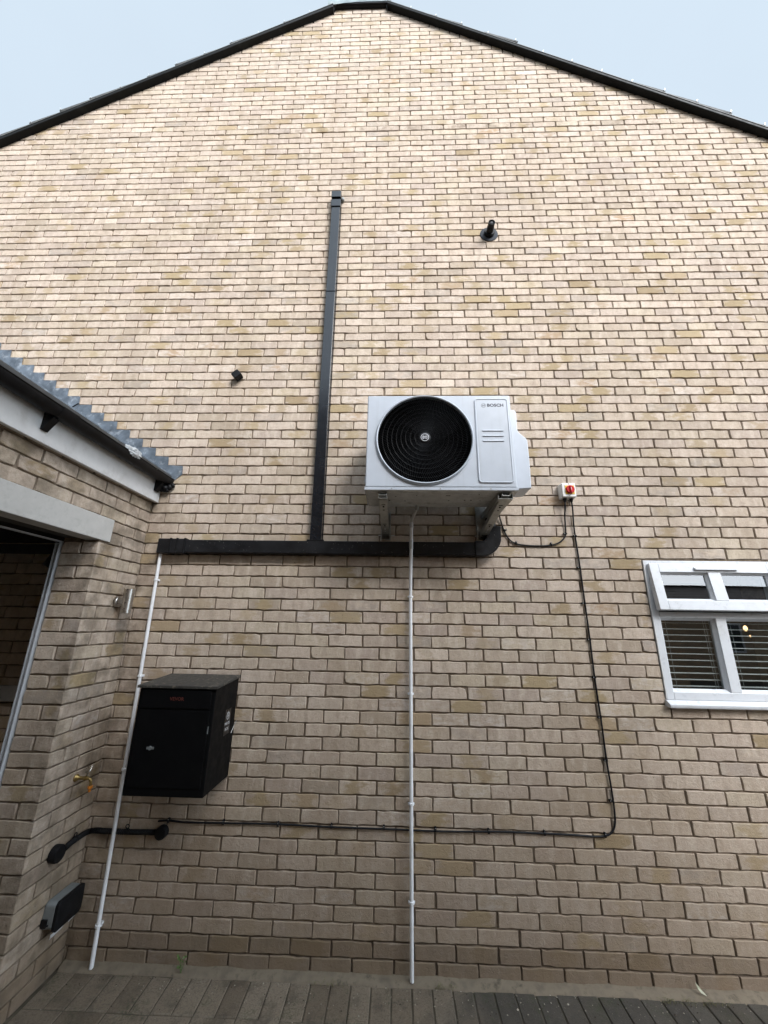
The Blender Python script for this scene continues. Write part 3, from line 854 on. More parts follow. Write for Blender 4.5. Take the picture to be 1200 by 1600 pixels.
li = MB(); li.box(XL - 0.10, XL + 0.004, -3.54, -0.334, OPZ, 2.416); li.build('lintel', M['concrete'], gar, bevel=0.004)
ls = MB(); ls.box(XL - 0.228, XL - 0.104, -3.45, -0.40, OPZ + 0.012, 2.34); ls.build('steel_lintel', simple('rusty_dark_lintel', (0.055, 0.05, 0.045), 0.7, var=0.4), gar)
# door frame on the inner face of the pier
df = MB()
xf = XL - 0.232
df.box(xf - 0.007, xf, OP0 - 0.012, OP0 + 0.03, 0.0, 2.262); df.box(xf - 0.030, xf - 0.023, OP0 - 0.010, OP0 + 0.03, 0.0, 2.25)
df.box(xf - 0.014, xf, OP1, OP0 - 0.012, 2.252, 2.262); df.box(xf - 0.014, xf, OP1, OP1 + 0.04, 0.0, 2.244)
df.build('door_frame', simple('grey_white_door_frame', (0.42, 0.43, 0.45), 0.4, var=0.08), gar, bevel=0.001)
dg = MB(); dg.box(xf - 0.023, xf - 0.007, OP0 + 0.004, OP0 + 0.03, 0.0, 2.243)
dg.build('door_seal', simple('navy_black_seal', (0.010, 0.012, 0.022), 0.5), gar)
tr = MB(); tr.prism([(xf - 0.09, 2.12), (xf - 0.05, 2.10), (xf - 0.05, 2.19)], 'y', OP0 + 0.005, OP0 + 0.02)
tr.box(xf - 0.60, xf - 0.05, OP0 + 0.012, OP0 + 0.03, 2.185, 2.243)
tr.build('door_track', M['dark_in'], gar)
ri = MB(); ri.box(-5.2, xf - 0.05, -0.034, -0.004, 1.296, 1.387); ri_o = ri.build('wall_rail', M['timber'], gar, bevel=0.003)
rb = MB()
for k in range(9):
    for dz in (0.02, 0.07): rb.lathe((-2.62 - k * 0.12 - dz * 0.3, -0.0342, 1.296 + dz), (0, -1, 0), [(0.004, 0), (0.004, 0.002)], n=8)
build_each(rb, 'screw_head', M['dark_in'], ri_o)
sh_ = MB()   # inside lining
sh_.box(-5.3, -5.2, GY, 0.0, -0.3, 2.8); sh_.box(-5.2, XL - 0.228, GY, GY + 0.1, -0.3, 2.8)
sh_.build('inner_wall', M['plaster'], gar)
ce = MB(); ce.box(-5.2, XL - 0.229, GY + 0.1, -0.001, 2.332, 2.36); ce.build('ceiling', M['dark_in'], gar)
# fascia, gutter, brackets
fa = MB(); fa.box(XL + 0.018, XL + 0.045, GY, -0.002, 2.640, 2.818); fa.box(XL - 0.006, XL + 0.018, GY, -0.002, 2.652, 2.664)
fas = fa.build('fascia_board', M['fascia'], gar, bevel=0.004)
gu = MB(); n = 18; vs = []; fs = []
gx, gz, gr_ = -2.169, 2.822, 0.044
prof = []
for k in range(n + 1):
    a = math.pi * k / n
    prof.append((gx - gr_ * math.cos(a), gz - gr_ * 1.12 * math.sin(a)))
for k in range(n + 1):
    a = math.pi * (n - k) / n
    prof.append((gx - (gr_ - 0.003) * math.cos(a), gz - (gr_ * 1.12 - 0.003) * math.sin(a)))
gu.prism(prof, 'y', GY, -0.004)
gu.tube([(gx + gr_, GY, gz), (gx + gr_, -0.004, gz)], 0.0035, 8)
gut = gu.build('gutter', M['black_gutter'], gar, smooth=35)
ec = MB(); ec.prism([(gx - gr_ * 1.06 * math.cos(math.pi * k / n), gz + 0.004 - gr_ * 1.20 * math.sin(math.pi * k / n)) for k in range(n + 1)], 'y', -0.030, -0.003)
ec.build('stop_end', M['black_gutter'], gut, smooth=35)
un = MB()
for yc in (-0.955,):
    P1 = [(gx - gr_ * 1.09 * math.cos(math.pi * k / n), gz + 0.004 - gr_ * 1.24 * math.sin(math.pi * k / n)) for k in range(n + 1)]
    un.prism(P1, 'y', yc - 0.05, yc + 0.05)
    un.prism([(XL + 0.046, 2.80), (XL + 0.046, 2.700), (XL + 0.055, 2.698), (gx + 0.010, 2.762), (gx - 0.02, 2.80)], 'y', yc - 0.055, yc - 0.020)
un.build('gutter_bracket', M['black_gutter'], gar, smooth=35)
un = MB(); un.prism([(XL + 0.046, 2.80), (XL + 0.046, 2.710), (XL + 0.055, 2.706), (gx + 0.010, 2.768), (gx - 0.02, 2.80)], 'y', -0.085, -0.045)
un.build('gutter_bracket', M['black_gutter'], gar)
bg_ = MB()   # stuffed bitumen lump under the gutter end
for k, (px, py, pz, rr) in enumerate([(-2.165, -0.03, 2.745, 0.026), (-2.140, -0.02, 2.755, 0.024), (-2.118, -0.018, 2.772, 0.018), (-2.19, -0.03, 2.735, 0.017), (-2.15, -0.03, 2.728, 0.014)]):
    b0 = len(bg_.v); bg_.lathe((px, py, pz), (0, 0, 1), [(rr * math.sin(math.pi * (j + .3) / 6.6), -rr * math.cos(math.pi * (j + .3) / 6.6)) for j in range(7)], n=10)
    for i in range(b0, len(bg_.v)):
        q = Vector(bg_.v[i]); bg_.v[i] = tuple(q + Vector((1, 1, 1)) * 0.007 * noise.noise(q * 60))
bg_.build('foam_lump', M['black_plastic'], gar, smooth=60)
# roof slope and lead
RSL = CH / 0.119
rf = MB(); k = 0; xa, za = gx + 0.022, 2.848
xx = xa
while xx > -5.4:
    x2 = xx - 0.27
    rf.prism([(xx, za + (xa - xx) * RSL - 0.02), (x2 - 0.04, za + (xa - x2 + 0.04) * RSL - 0.035), (x2 - 0.04, za + (xa - x2 + 0.04) * RSL - 0.018), (xx, za + (xa - xx) * RSL + 0.004)], 'y', GY - 0.1, -0.006)
    xx = x2
rf.build('roof_slope', M['tile'], gar)
rend = MB(); rend.prism([(XL - 0.2, 2.80), (-5.3, 2.80), (-5.3, za + (xa + 5.3) * RSL - 0.06), (XL - 0.2, za + (xa - XL + 0.2) * RSL - 0.06)], 'y', GY, GY + 0.1); rend.build('end_wall', M['mortar'], gar)
# stepped lead flashing: three lapped pieces
def flash(k0, k1, y, name='lead_flashing'):
    # tooth k has its top edge on joint k, its right end at x = -2.078-(k-39)*0.1165
    def xr(k): return -2.078 - (k - 39) * 0.1180
    poly = []
    for k in range(k0, k1 + 1):
        zt = k * CH
        jx = random.uniform(-0.005, 0.005) + 0.003 * noise.noise((k * 3.3, 0, 0)); jz = random.uniform(-0.003, 0.001)
        poly += [(xr(k) + jx + 0.006, zt - CH + 0.001), (xr(k) + jx, zt - 0.003 + jz)]
    poly.append((xr(k1 + 1) , k1 * CH - 0.003))
    lo = [(xr(k1 + 1), k1 * CH - 0.21), (xr(k0) - 0.02, k0 * CH - 0.19)]
    if k0 == 39: lo = [(xr(k1 + 1), k1 * CH - 0.21), (-2.19, 2.79), (-2.130, 2.812)]
    pol = poly + lo
    m2 = MB(); m2.prism(pol, 'y', y, y - 0.0025)
    return m2
f_ = flash(39, 46, -0.0045)
f2 = flash(47, 56, -0.0075)
f3 = flash(57, 64, -0.0045)
for q in (f2, f3): f_.v, n0 = f_.v + q.v, len(f_.v); f_.f += [[i + n0 for i in ff] for ff in q.f]; f_.mi += q.mi
f_.prism([(-2.15, 2.842), (-5.0, 2.842 + (5.0 - 2.15) * RSL), (-5.0, 2.864 + (5.0 - 2.15) * RSL), (-2.15, 2.864)], 'y', -0.14, -0.008)
f_.build('lead_flashing', M['lead'], gar)
rd = MB(); xr = -2.078 - (47 - 39) * 0.1180
rd.tube([(xr + 0.004, -0.012, 47 * CH - CH + 0.006), (xr - 0.16, -0.013, 47 * CH - 0.20)], 0.004, 6); rd.build('lead_lap', M['black_plastic'], gar)

# crumpled clear film and debris lying in the gutter
def crumple(name, c, r, mat, label, cat, sc_=(1, 1, 1), seed=0, amp=0.5, freq=18):
    import bmesh
    bm = bmesh.new(); bmesh.ops.create_icosphere(bm, subdivisions=4, radius=1.0)
    for v in bm.verts:
        d = v.co.normalized()
        k = 1 + amp * noise.noise(d * 1.6 + Vector((seed, 0, 0))) - amp * 0.9 * abs(noise.noise(d * 3.4 + Vector((0, seed, 0)))) + 0.12 * noise.noise(d * 9)
        v.co = Vector((d.x * sc_[0], d.y * sc_[1], d.z * sc_[2])) * r * k
    me = bpy.data.meshes.new(name); bm.to_mesh(me); bm.free(); me.materials.append(mat)
    o = bpy.data.objects.new(name, me); sc.collection.objects.link(o); o.location = c
    return tag(o, label, cat)
crumple('plastic_film', (-2.140, -0.46, 2.830), 0.036, M['film'], 'crumpled clear plastic film lying in the black gutter', 'litter', (0.8, 2.1, 0.95), 3.0)
crumple('leaf_debris', (-2.130, -0.24, 2.822), 0.013, M['dryleaf'], 'small pale debris strip on the black gutter rim beside the crumpled film', 'litter', (0.5, 4.5, 0.45), 8.0)

# ================================================================== AIR CONDITIONER
AX0, AX1, AY0, AY1, AZ0, AZ1 = -0.644, 0.264, -0.49, -0.165, 2.574, 3.222
ac = empty('air_conditioner', ((AX0 + AX1) / 2, (AY0 + AY1) / 2, AZ0), 'white wall mounted heat pump outdoor unit with large round black fan grille', 'air conditioner')
fcx, fcz, fr_ = -0.283, 2.913, 0.292
# casing: shell with a round fan opening in the front
cs = MB(); n = 72; outer = []; inner = []
x0, x1, z0, z1 = AX0, AX1, AZ0 + 0.022, AZ1
rc = 0.022
def rect_pt(a):
    dx, dz = math.cos(a), math.sin(a)
    tx = ((x1 - fcx) / dx if dx > 1e-9 else ((x0 - fcx) / dx if dx < -1e-9 else 1e9))
    tz = ((z1 - fcz) / dz if dz > 1e-9 else ((z0 - fcz) / dz if dz < -1e-9 else 1e9))
    t = min(tx, tz); return [fcx + dx * t, fcz + dz * t]
angs = [2 * math.pi * k / n for k in range(n)]
for cx_, cz_ in ((x0, z0), (x1, z0), (x1, z1), (x0, z1)):
    a = math.atan2(cz_ - fcz, cx_ - fcx) % (2 * math.pi)
    i = min(range(n), key=lambda q: abs((angs[q] - a + math.pi) % (2 * math.pi) - math.pi)); angs[i] = a
outer = [rect_pt(a) for a in angs]; inner = [(fcx + fr_ * math.cos(a), fcz + fr_ * math.sin(a)) for a in angs]
v = [(p[0], AY0, p[1]) for p in outer] + [(p[0], AY0, p[1]) for p in inner] + [(p[0], AY0 + 0.10, p[1]) for p in inner] + [(p[0], AY1, p[1]) for p in outer]
f = []
for i in range(n):
    k = (i + 1) % n
    f += [(i, k, n + k, n + i), (n + i, n + k, 2 * n + k, 2 * n + i), (k, i, 3 * n + i, 3 * n + k)]
f.append([3 * n + i for i in range(n)])
cs.add(v, f)
cas = cs.build('casing', M['ac_white'], ac, bevel=0.010, seg=3)
# raised rim around the fan + front-edge lip
rm_ = MB(); rm_.lathe((fcx, AY0, fcz), (0, -1, 0), [(0.2915, -0.02), (0.2915, 0.013), (0.297, 0.017), (0.303, 0.012), (0.3045, 0.0), (0.3045, -0.004)], n=96, cap=False)
rm_.build('fan_rim', M['ac_white'], ac, smooth=50)
bp_ = MB(); bp_.box(AX0 + 0.004, AX1 - 0.004, AY0 + 0.003, AY1 + 0.004, AZ0, AZ0 + 0.004)
bp_.box(AX0 - 0.002, AX1 + 0.002, AY0 - 0.003, AY0 + 0.003, AZ0 - 0.001, AZ0 + 0.020); bp_.box(AX0 - 0.002, AX0 + 0.002, AY0 + 0.003, AY1, AZ0 - 0.001, AZ0 + 0.020)
bp_.box(AX1 - 0.002, AX1 + 0.002, AY0 + 0.003, AY1, AZ0 - 0.001, AZ0 + 0.020)
bp = bp_.build('base_pan', [M['ac_base']], ac, bevel=0.0015)
lip = MB(); lip.box(AX0 - 0.003, AX1 + 0.003, AY0 - 0.005, AY0 - 0.0032, AZ0 + 0.002, AZ0 + 0.019); lip.build('front_lip', M['ac_white'], ac, bevel=0.0007)
# pressed dimples, holes and slots in the base pan
dm = MB(); random.seed(11)
for (hx, hy, hr) in [(-0.50, -0.30, .006), (-0.46, -0.38, .005), (-0.40, -0.29, .0045), (-0.33, -0.40, .004), (-0.02, -0.31, .006), (0.02, -0.31, .006), (-0.12, -0.30, .005), (0.08, -0.30, .004), (0.0, -0.43, .005), (0.05, -0.42, .005), (-0.2, -0.22, .005), (0.16, -0.33, .004)]:
    dm.lathe((hx, hy, AZ0 - 0.0005), (0, 0, -1), [(hr, 0.0), (hr, 0.0008)], n=10)
for (hx, hy) in [(-0.42, -0.21), (-0.34, -0.21), (-0.27, -0.205), (-0.05, -0.43), (-0.15, -0.40)]: dm.box(hx, hx + 0.028, hy, hy + 0.006, AZ0 - 0.0012, AZ0 + 0.002)
build_each(dm, 'base_hole', M['recess'], bp)
pr = MB()
pr.prism([(-0.52, -0.19), (-0.24, -0.19), (-0.20, -0.175), (-0.10, -0.175), (-0.04, -0.20), (0.02, -0.20), (0.02, -0.25), (-0.52, -0.25)], 'z', AZ0 - 0.006, AZ0 + 0.001)
pr.prism([(-0.58, -0.45), (0.18, -0.45), (0.18, -0.43), (-0.58, -0.43)], 'z', AZ0 - 0.003, AZ0 + 0.001)
build_each(pr, 'base_rib', M['ac_base'], bp, bevel=0.002)
# rear: coil guard edge
rc_ = MB(); rc_.box(AX0 + 0.03, AX1 - 0.03, AY1 - 0.002, AY1 + 0.012, AZ0 + 0.03, AZ1 - 0.03); rc_.build('rear_coil', M['recess'], ac)
# fan, guard
fd = MB(); fd.lathe((fcx, AY0 + 0.10, fcz), (0, -1, 0), [(0.291, 0.0), (0.291, 0.0008)], n=64)
fd.lathe((fcx, AY0 + 0.10, fcz), (0, -1, 0), [(0.2912, 0.0), (0.2905, 0.09)], n=64, cap=False); fd.build('fan_cowl', M['recess'], ac)
fb = MB()
for q in range(3):
    a0 = q * 2.094 + 0.5; vs = []
    for j in range(9):
        r = 0.06 + 0.025 * j; sp_ = 0.95 - 0.02 * j
        for i_ in range(9):
            a = a0 + (i_ / 8 - 0.5) * sp_ + 0.05 * j
            vs.append((fcx + r * math.cos(a), AY0 + 0.035 + 0.05 * (i_ / 8), fcz + r * math.sin(a)))
    fb.add(vs, [(j * 9 + i_, j * 9 + i_ + 1, (j + 1) * 9 + i_ + 1, (j + 1) * 9 + i_) for j in range(8) for i_ in range(8)])
fb.lathe((fcx, AY0 + 0.09, fcz), (0, -1, 0), [(0.07, 0), (0.07, 0.05), (0.055, 0.062)], n=32)
fb.build('fan_blades', simple('dark_fan_blades', (0.0012, 0.0012, 0.0014), 0.9, spec=0.02), ac, smooth=40)
gd = MB()
def dome(r): return AY0 - 0.006 - 0.012 * (1 - (r / 0.29) ** 2)
for j in range(9):
    r = 0.062 + 0.0285 * j
    gd.tube([(fcx + r * math.cos(2 * math.pi * k / 72), dome(r), fcz + r * math.sin(2 * math.pi * k / 72)) for k in range(72)], 0.0008, 5, closed=True)
NS = 132
for k in range(NS):
    a0 = 2 * math.pi * k / NS; pts = []
    for j in range(9):
        r = 0.034 + 0.0322 * j
        a = a0 + 0.42 * (r / 0.29) ** 1.2
        pts.append((fcx + r * math.cos(a), dome(r) + 0.002, fcz + r * math.sin(a)))
    gd.tube(pts, 0.0010, 4)
gd.build('fan_grille', simple('fan_grille_wire', (0.008, 0.008, 0.009), 0.45, var=0.1, spec=0.22), ac, smooth=60)
hb = MB(); hb.lathe((fcx, dome(0) + 0.006, fcz), (0, -1, 0), [(0.036, 0), (0.036, 0.006), (0.031, 0.010)], n=40)
hub = hb.build('grille_hub', M['fan_black'], ac, smooth=40)
def emblem(cx_, cz_, y, R_, name, mat, parent, th=0.0012):
    e = MB(); n = 40
    def ring(r0, r1):
        v = []
        for (r, yy) in ((r0, y), (r1, y), (r1, y - th), (r0, y - th)):
            v += [(cx_ + r * math.cos(2 * math.pi * k / n), yy, cz_ + r * math.sin(2 * math.pi * k / n)) for k in range(n)]
        e.add(v, [(q * n + k, q * n + (k + 1) % n, ((q + 1) % 4) * n + (k + 1) % n, ((q + 1) % 4) * n + k) for q in range(4) for k in range(n)])
    ring(R_ * 0.91, R_)
    for s in (-1, 1):      # armature: two upright cheeks with arcs, joined by two bars
        for (r0, r1, am) in ((0.60, 0.67, 0.80), (0.36, 0.42, 1.0)):
            poly = []; m_ = 12
            for k in range(m_ + 1):
                a = -am + 2 * am * k / m_; poly.append((cx_ + s * R_ * r1 * math.cos(a), cz_ + R_ * r1 * math.sin(a) * (1.0 if r1 > .5 else 1.45)))
            for k in range(m_, -1, -1):
                a = -am + 2 * am * k / m_; poly.append((cx_ + s * R_ * r0 * math.cos(a), cz_ + R_ * r0 * math.sin(a) * (1.0 if r1 > .5 else 1.45)))
            e.prism(poly, 'y', y, y - th)
    for dz in (-0.17, 0.17): e.box(cx_ - R_ * 0.37, cx_ + R_ * 0.37, y - th * 0.9, y, cz_ + R_ * (dz - 0.05), cz_ + R_ * (dz + 0.05))
    return e.build(name, mat, parent)
emblem(fcx, fcz, dome(0) - 0.0042, 0.0245, 'emblem', M['badge_silver'], hub)
# service panel with groove border, pressed bars, emblem and lettering
pn = MB(); px0, px1, pz0, pz1 = 0.034, 0.246, 2.622, 3.196
def rrect(x0, x1, z0, z1, r, n=6):
    P = []
    for cx_, cz_, a0 in ((x1 - r, z1 - r, 0), (x0 + r, z1 - r, 90), (x0 + r, z0 + r, 180), (x1 - r, z0 + r, 270)):
        for k in range(n + 1): a = rad(a0 + 90 * k / n); P.append((cx_ + r * math.cos(a), cz_ + r * math.sin(a)))
    return P
def loft(mb, rings):
    n = len(rings[0]); b = [p for r in rings for p in r]
    f = [(q * n + k, q * n + (k + 1) % n, (q + 1) * n + (k + 1) % n, (q + 1) * n + k) for q in range(len(rings) - 1) for k in range(n)]
    f.append([(len(rings) - 1) * n + k for k in range(n)])
    mb.add(b, f)
rings = []
for (ins, d) in ((0.0, 0.0), (0.0015, 0.006), (0.006, 0.0075), (0.008, 0.0055), (0.010, 0.0045)):
    rings.append([(p[0], AY0 - d, p[1]) for p in rrect(px0 + ins, px1 - ins, pz0 + ins, pz1 - ins, 0.022 - ins)])
loft(pn, rings); pan = pn.build('service_panel', M['ac_white'], ac, smooth=6)
for k, zz in enumerate((2.968, 2.932, 2.898)):
    br = MB(); rr_ = []
    for (ins, d) in ((0, 0.0040), (0.0015, 0.0085), (0.003, 0.0095)):
        rr_.append([(p[0], AY0 - d, p[1]) for p in rrect(0.075, 0.205, zz - 0.0055 + ins, zz + 0.0055 - ins + 1e-4, 0.0015 + max(0, 0.003 - ins))])
    loft(br, rr_); br.build('pressed_bar', M['ac_white'], pan, smooth=40)
emblem(0.092, 3.146, AY0 - 0.0046, 0.0145, 'emblem', M['dark_print'], pan, th=0.0006)
TF = Matrix.Rotation(rad(90), 4, 'X')
text_mesh('BOSCH', 0.0285, Matrix.Translation((0.166, AY0 - 0.0050, 3.146)) @ TF, 'lettering', M['dark_print'], pan, 0.0004, 0.0009, 1.12)
# side connection cover on the right flank
sc_ = MB()
prof = [(AZ0 + 0.012 + 0.04, 0.392), (2.826, 0.398), (2.975, 0.395), (3.040, 0.345), (3.160, 0.338), (3.196, 0.322), (3.204, 0.264), (2.63, 0.264)]
sc_.prism([(0.262, 2.630), (0.392, 2.638), (0.397, 2.82), (0.396, 2.968), (0.388, 2.985), (0.343, 3.030), (0.338, 3.048), (0.339, 3.175), (0.330, 3.195), (0.262, 3.200)], 'y', -0.362, -0.19)
sc_.build('side_cover', M['ac_white'], ac, bevel=0.007, seg=3)
hd = MB(); hd.box(AX0 - 0.012, AX0 - 0.001, -0.40, -0.30, 2.66, 2.70); hd.build('side_screw_lug', M['ac_white'], ac, bevel=0.003)
scw = MB()
for (sx_, sz_) in ((AX0 + 0.16, AZ0 + 0.0105), (AX1 - 0.16, AZ0 + 0.0105), (AX0 + 0.45, AZ0 + 0.0105)): scw.lathe((sx_, AY0 - 0.005, sz_), (0, -1, 0), [(0.004, 0), (0.0035, 0.002)], n=12)
build_each(scw, 'screw', M['galv'], ac)
# rain drops / grit specks on casing: tiny beads
random.seed(5)
# ---- brackets
def bracket(xa, xb, lx0, lx1, label):
    b = empty('wall_bracket', ((xa + xb) / 2, 0, 2.38), label, 'bracket', 'steel brackets under the heat pump')
    leg = MB(); leg.box(lx0, lx1, -0.0075, -0.003, 2.375, 2.575 if lx0 < 0 else 2.628); leg.box(lx0, lx0 + 0.003, -0.045, -0.0075, 2.375, 2.575); leg.box(lx1 - 0.003, lx1, -0.045, -0.0075, 2.375, 2.575)
    lo = leg.build('wall_plate', M['galv'], b, bevel=0.0008)
    arm = MB()   # U channel open upwards, under the base pan
    x0, x1 = xa, xb
    arm.box(x0, x1, -0.470, -0.008, 2.530, 2.533); arm.box(x0, x0 + 0.0028, -0.470, -0.008, 2.533, 2.568); arm.box(x1 - 0.0028, x1, -0.470, -0.008, 2.533, 2.568)
    ao = arm.build('arm', M['galv'], b, bevel=0.0008)
    # diagonal strut: U channel from the arm's tip down to the foot of the wall plate
    p0 = Vector(((xa + xb) / 2, -0.465, 2.552)); p1 = Vector(((lx0 + lx1) / 2, -0.012, 2.392))
    d = (p1 - p0); L = d.length; d.normalize()
    xax = Vector((1, 0, 0)); xax = (xax - d * xax.dot(d)).normalized(); nn = d.cross(xax)   # nn: channel depth direction
    if nn.y > 0: nn = -nn
    Mx = Matrix((xax, d, nn)).transposed().to_4x4(); Mx.translation = p0
    wd = 0.0245
    st = MB(); st.box(-wd, wd, -0.012, L + 0.02, 0.006, 0.0085, M=Mx); st.box(-wd, -wd + 0.0026, -0.012, L + 0.02, -0.026, 0.006, M=Mx); st.box(wd - 0.0026, wd, -0.012, L + 0.02, -0.026, 0.006, M=Mx)
    so = st.build('strut', M['galv'], b, bevel=0.0008)
    hl = MB()
    for (t0, w_, h_) in ((0.030, 0.007, 0.011), (L * 0.74, 0.005, 0.012), (L * 0.80, 0.005, 0.006)):
        hl.box(-w_, w_, t0 - h_ / 2, t0 + h_, 0.0085, 0.0092, M=Mx)
    build_each(hl, 'washer', M['clip'], so)
    hk = MB()
    for (t0, w_, h_) in ((0.085, 0.012, 0.006), (0.105, 0.005, 0.014), (0.14, 0.006, 0.007), (L * 0.62, 0.012, 0.006), (L * 0.66, 0.004, 0.014), (0.030, 0.0035, 0.004), (L * 0.90, 0.018, 0.007), (L * 0.95, 0.018, 0.006)):
        hk.box(-w_, w_, t0 - h_ / 2, t0 + h_ / 2, 0.0093, 0.0096, M=Mx)
    build_each(hk, 'slot', M['recess'], so)
    bt = MB(); c_ = p1 + Vector((0, -0.012, 0.012))
    bt.tube([c_ + Vector((-0.052, 0, 0)), c_ + Vector((0.062 if lx0 < 0 else 0.02, 0, 0))], 0.003, 8)
    bt.lathe(tuple(c_ + Vector((-0.034, 0.004, 0.02))), (1, 0, 0), [(0.005, 0), (0.005, 0.006)], n=6)
    bt.lathe(tuple(c_ + Vector((0.030, 0.004, 0.02))), (1, 0, 0), [(0.005, 0), (0.005, 0.006)], n=6)
    build_each(bt, 'bolt', M['clip'], b)
    fx = MB()
    for zz in (2.41, 2.60): 
        if zz < 2.6 or lx0 > 0: fx.lathe(((lx0 + lx1) / 2 - 0.012, -0.0075, zz), (0, -1, 0), [(0.006, 0), (0.006, 0.004)], n=6)
    build_each(fx, 'anchor_bolt', M['galv'], b)
    return b
bracket(-0.563, -0.512, -0.562, -0.494, 'galvanised steel bracket under the fan side of the heat pump, left one')
bracket(0.150, 0.238, 0.106, 0.184, 'galvanised steel bracket under the heat pump beside the trunking elbow, right one')

# ================================================================== TRUNKING
tr_ = empty('vertical_trunking', (-1.025, 0, 2.36), 'tall slate black square pipe trunking rising up the gable wall', 'trunking')
def tx(z): return -1.017 - 0.0060 * (z - 2.36)
def vtr(z0, z1, hw, y0, y1, mb):
    a, b = tx(z0), tx(z1)
    v = [(a - hw, y0, z0), (a + hw, y0, z0), (a + hw, y1, z0), (a - hw, y1, z0), (b - hw, y0, z1), (b + hw, y0, z1), (b + hw, y1, z1), (b - hw, y1, z1)]
    mb.add(v, [(0, 3, 2, 1), (4, 5, 6, 7), (0, 1, 5, 4), (1, 2, 6, 5), (2, 3, 7, 6), (3, 0, 4, 7)])
for (za, zb) in ((2.362, 4.528), (4.531, 5.515)):
    a = MB(); vtr(za, zb, 0.0405, -0.058, -0.003, a); a.build('cover_length', M['trunk_v'], tr_, bevel=0.005)
bk = MB(); vtr(2.362, 5.51, 0.0440, -0.012, -0.002, bk); bk.build('back_rail', M['black_plastic'], tr_)
cpp = MB(); vtr(5.512, 5.60, 0.0455, -0.066, -0.003, cpp); vtr(5.625, 5.705, 0.0455, -0.068, -0.003, cpp); cpp.build('end_cap', M['trunk_v'], tr_, bevel=0.005)
sl_ = MB(); vtr(5.601, 5.624, 0.0420, -0.056, -0.003, sl_); sl_.build('cap_slot', M['recess'], tr_)
gl_ = MB(); gl_.lathe((tx(5.65) + 0.052, -0.03, 5.655), (0, -1, 0), [(0.018, -0.02), (0.018, 0.0), (0.010, 0.006)], n=20); gl_.build('cable_gland', M['grey_pl'], tr_, smooth=40)

th = empty('horizontal_trunking', (-0.9, 0, 2.26), 'long horizontal black pipe trunking running from the corner to below the heat pump', 'trunking')
h = MB(); h.box(-1.93, 0.086, -0.064, -0.003, 2.262, 2.354); h.build('cover_length', M['speck_black'], th, bevel=0.006)
h = MB(); h.box(-2.122, -1.93, -0.070, -0.003, 2.256, 2.361); h.build('end_cap', M['speck_black'], th, bevel=0.008)
h = MB()
for xq in (-2.03, -1.93, -1.985): h.box(xq - 0.006, xq + 0.006, -0.0735, -0.003, 2.2535, 2.3635)
h.box(-1.075, -0.955, -0.066, -0.060, 2.352, 2.362)
build_each(h, 'joint_collar', M['black_plastic'], th, bevel=0.002)
# swept elbow turning up behind the unit
el = MB(); pts = []
out = []; inn = []
oc = (0.128, 2.395)   # arc centre for outer bend
for k in range(15):
    a = rad(-90 + 90 * k / 14)
    out.append((oc[0] + 0.135 * math.cos(a), oc[1] + 0.136 * math.sin(a)))
    inn.append((oc[0] + 0.030 * math.cos(a), oc[1] + 0.034 * math.sin(a)))
poly = [(0.080, 2.259)] + out + [(0.263, 2.468), (0.158, 2.468)] + inn[::-1] + [(0.080, 2.361)]
el.prism(poly, 'y', -0.072, -0.003); el.build('elbow', M['speck_black'], th, bevel=0.006)
el = MB(); el.tube(smoothpath([(0.215, -0.035, 2.46), (0.218, -0.036, 2.52), (0.225, -0.07, 2.60), (0.25, -0.14, 2.66), (0.28, -0.22, 2.70)]), 0.021, 14)
el.tube(smoothpath([(0.178, -0.035, 2.46), (0.182, -0.036, 2.52), (0.195, -0.07, 2.60), (0.24, -0.14, 2.66), (0.27, -0.22, 2.72)]), 0.014, 12)
build_each(el, 'lagged_pipe', simple('grey_foam_lagging', (0.07, 0.07, 0.07), 0.8, var=0.2), th, smooth=60)

# ================================================================== WHITE PIPES
def pipe_clip(mb, c, r, d=Vector((0, 0, 1))):
    x, y, z = c
    mb.lathe((x, y, z), tuple(d), [(r + 0.0012, -0.007), (r + 0.0042, -0.0055), (r + 0.0042, 0.0055), (r + 0.0012, 0.007)], n=20)
    mb.box(x - 0.009, x + 0.009, y, -0.001, z - 0.006, z + 0.006)
    mb.box(x - r - 0.008, x + r + 0.008, y + 0.001, y + 0.006, z - 0.005, z + 0.006)
PR = 0.0108
p_ = empty('left_overflow_pipe', (-2.076, -0.03, 0.0), 'slanting thin white overflow pipe beside the black parcel box, below the trunking end', 'pipe')
p_.name = 'overflow_pipe'
q = MB(); A = Vector((-2.109, -0.032, 2.262)); B_ = Vector((-2.0765, -0.032, 0.008))
q.tube([A, A.lerp(B_, .3), A.lerp(B_, .6), B_], PR, 20); q.build('pipe_length', M['pipe_white'], p_, smooth=40)
for zz in (2.075, 1.462, 0.940, 0.190):
    c_ = MB(); t = (A.z - zz) / (A.z - B_.z); c = A.lerp(B_, t); pipe_clip(c_, tuple(c), PR); c_.build('pipe_clip', M['pipe_white'], p_, smooth=40)
p_ = empty('overflow_pipe', (-0.357, -0.03, 0.0), 'straight thin white condensate pipe dropping from the heat pump to the paving', 'pipe')
q = MB(); q.tube([(-0.351, -0.092, 2.48), (-0.353, -0.092, 2.30), (-0.356, -0.086, 2.18), (-0.357, -0.045, 2.05), (-0.357, -0.032, 1.97), (-0.357, -0.032, 1.0), (-0.3575, -0.032, 0.014)], PR, 20)
q.build('pipe_length', M['pipe_white'], p_, smooth=40)
q = MB(); q.tube([(-0.351, -0.094, 2.485), (-0.345, -0.112, 2.505), (-0.322, -0.185, 2.546)], 0.0102, 16); q.build('inlet_pipe', simple('dirty_white_pipe', (0.48, 0.46, 0.43), 0.4, var=0.1), p_, smooth=40)
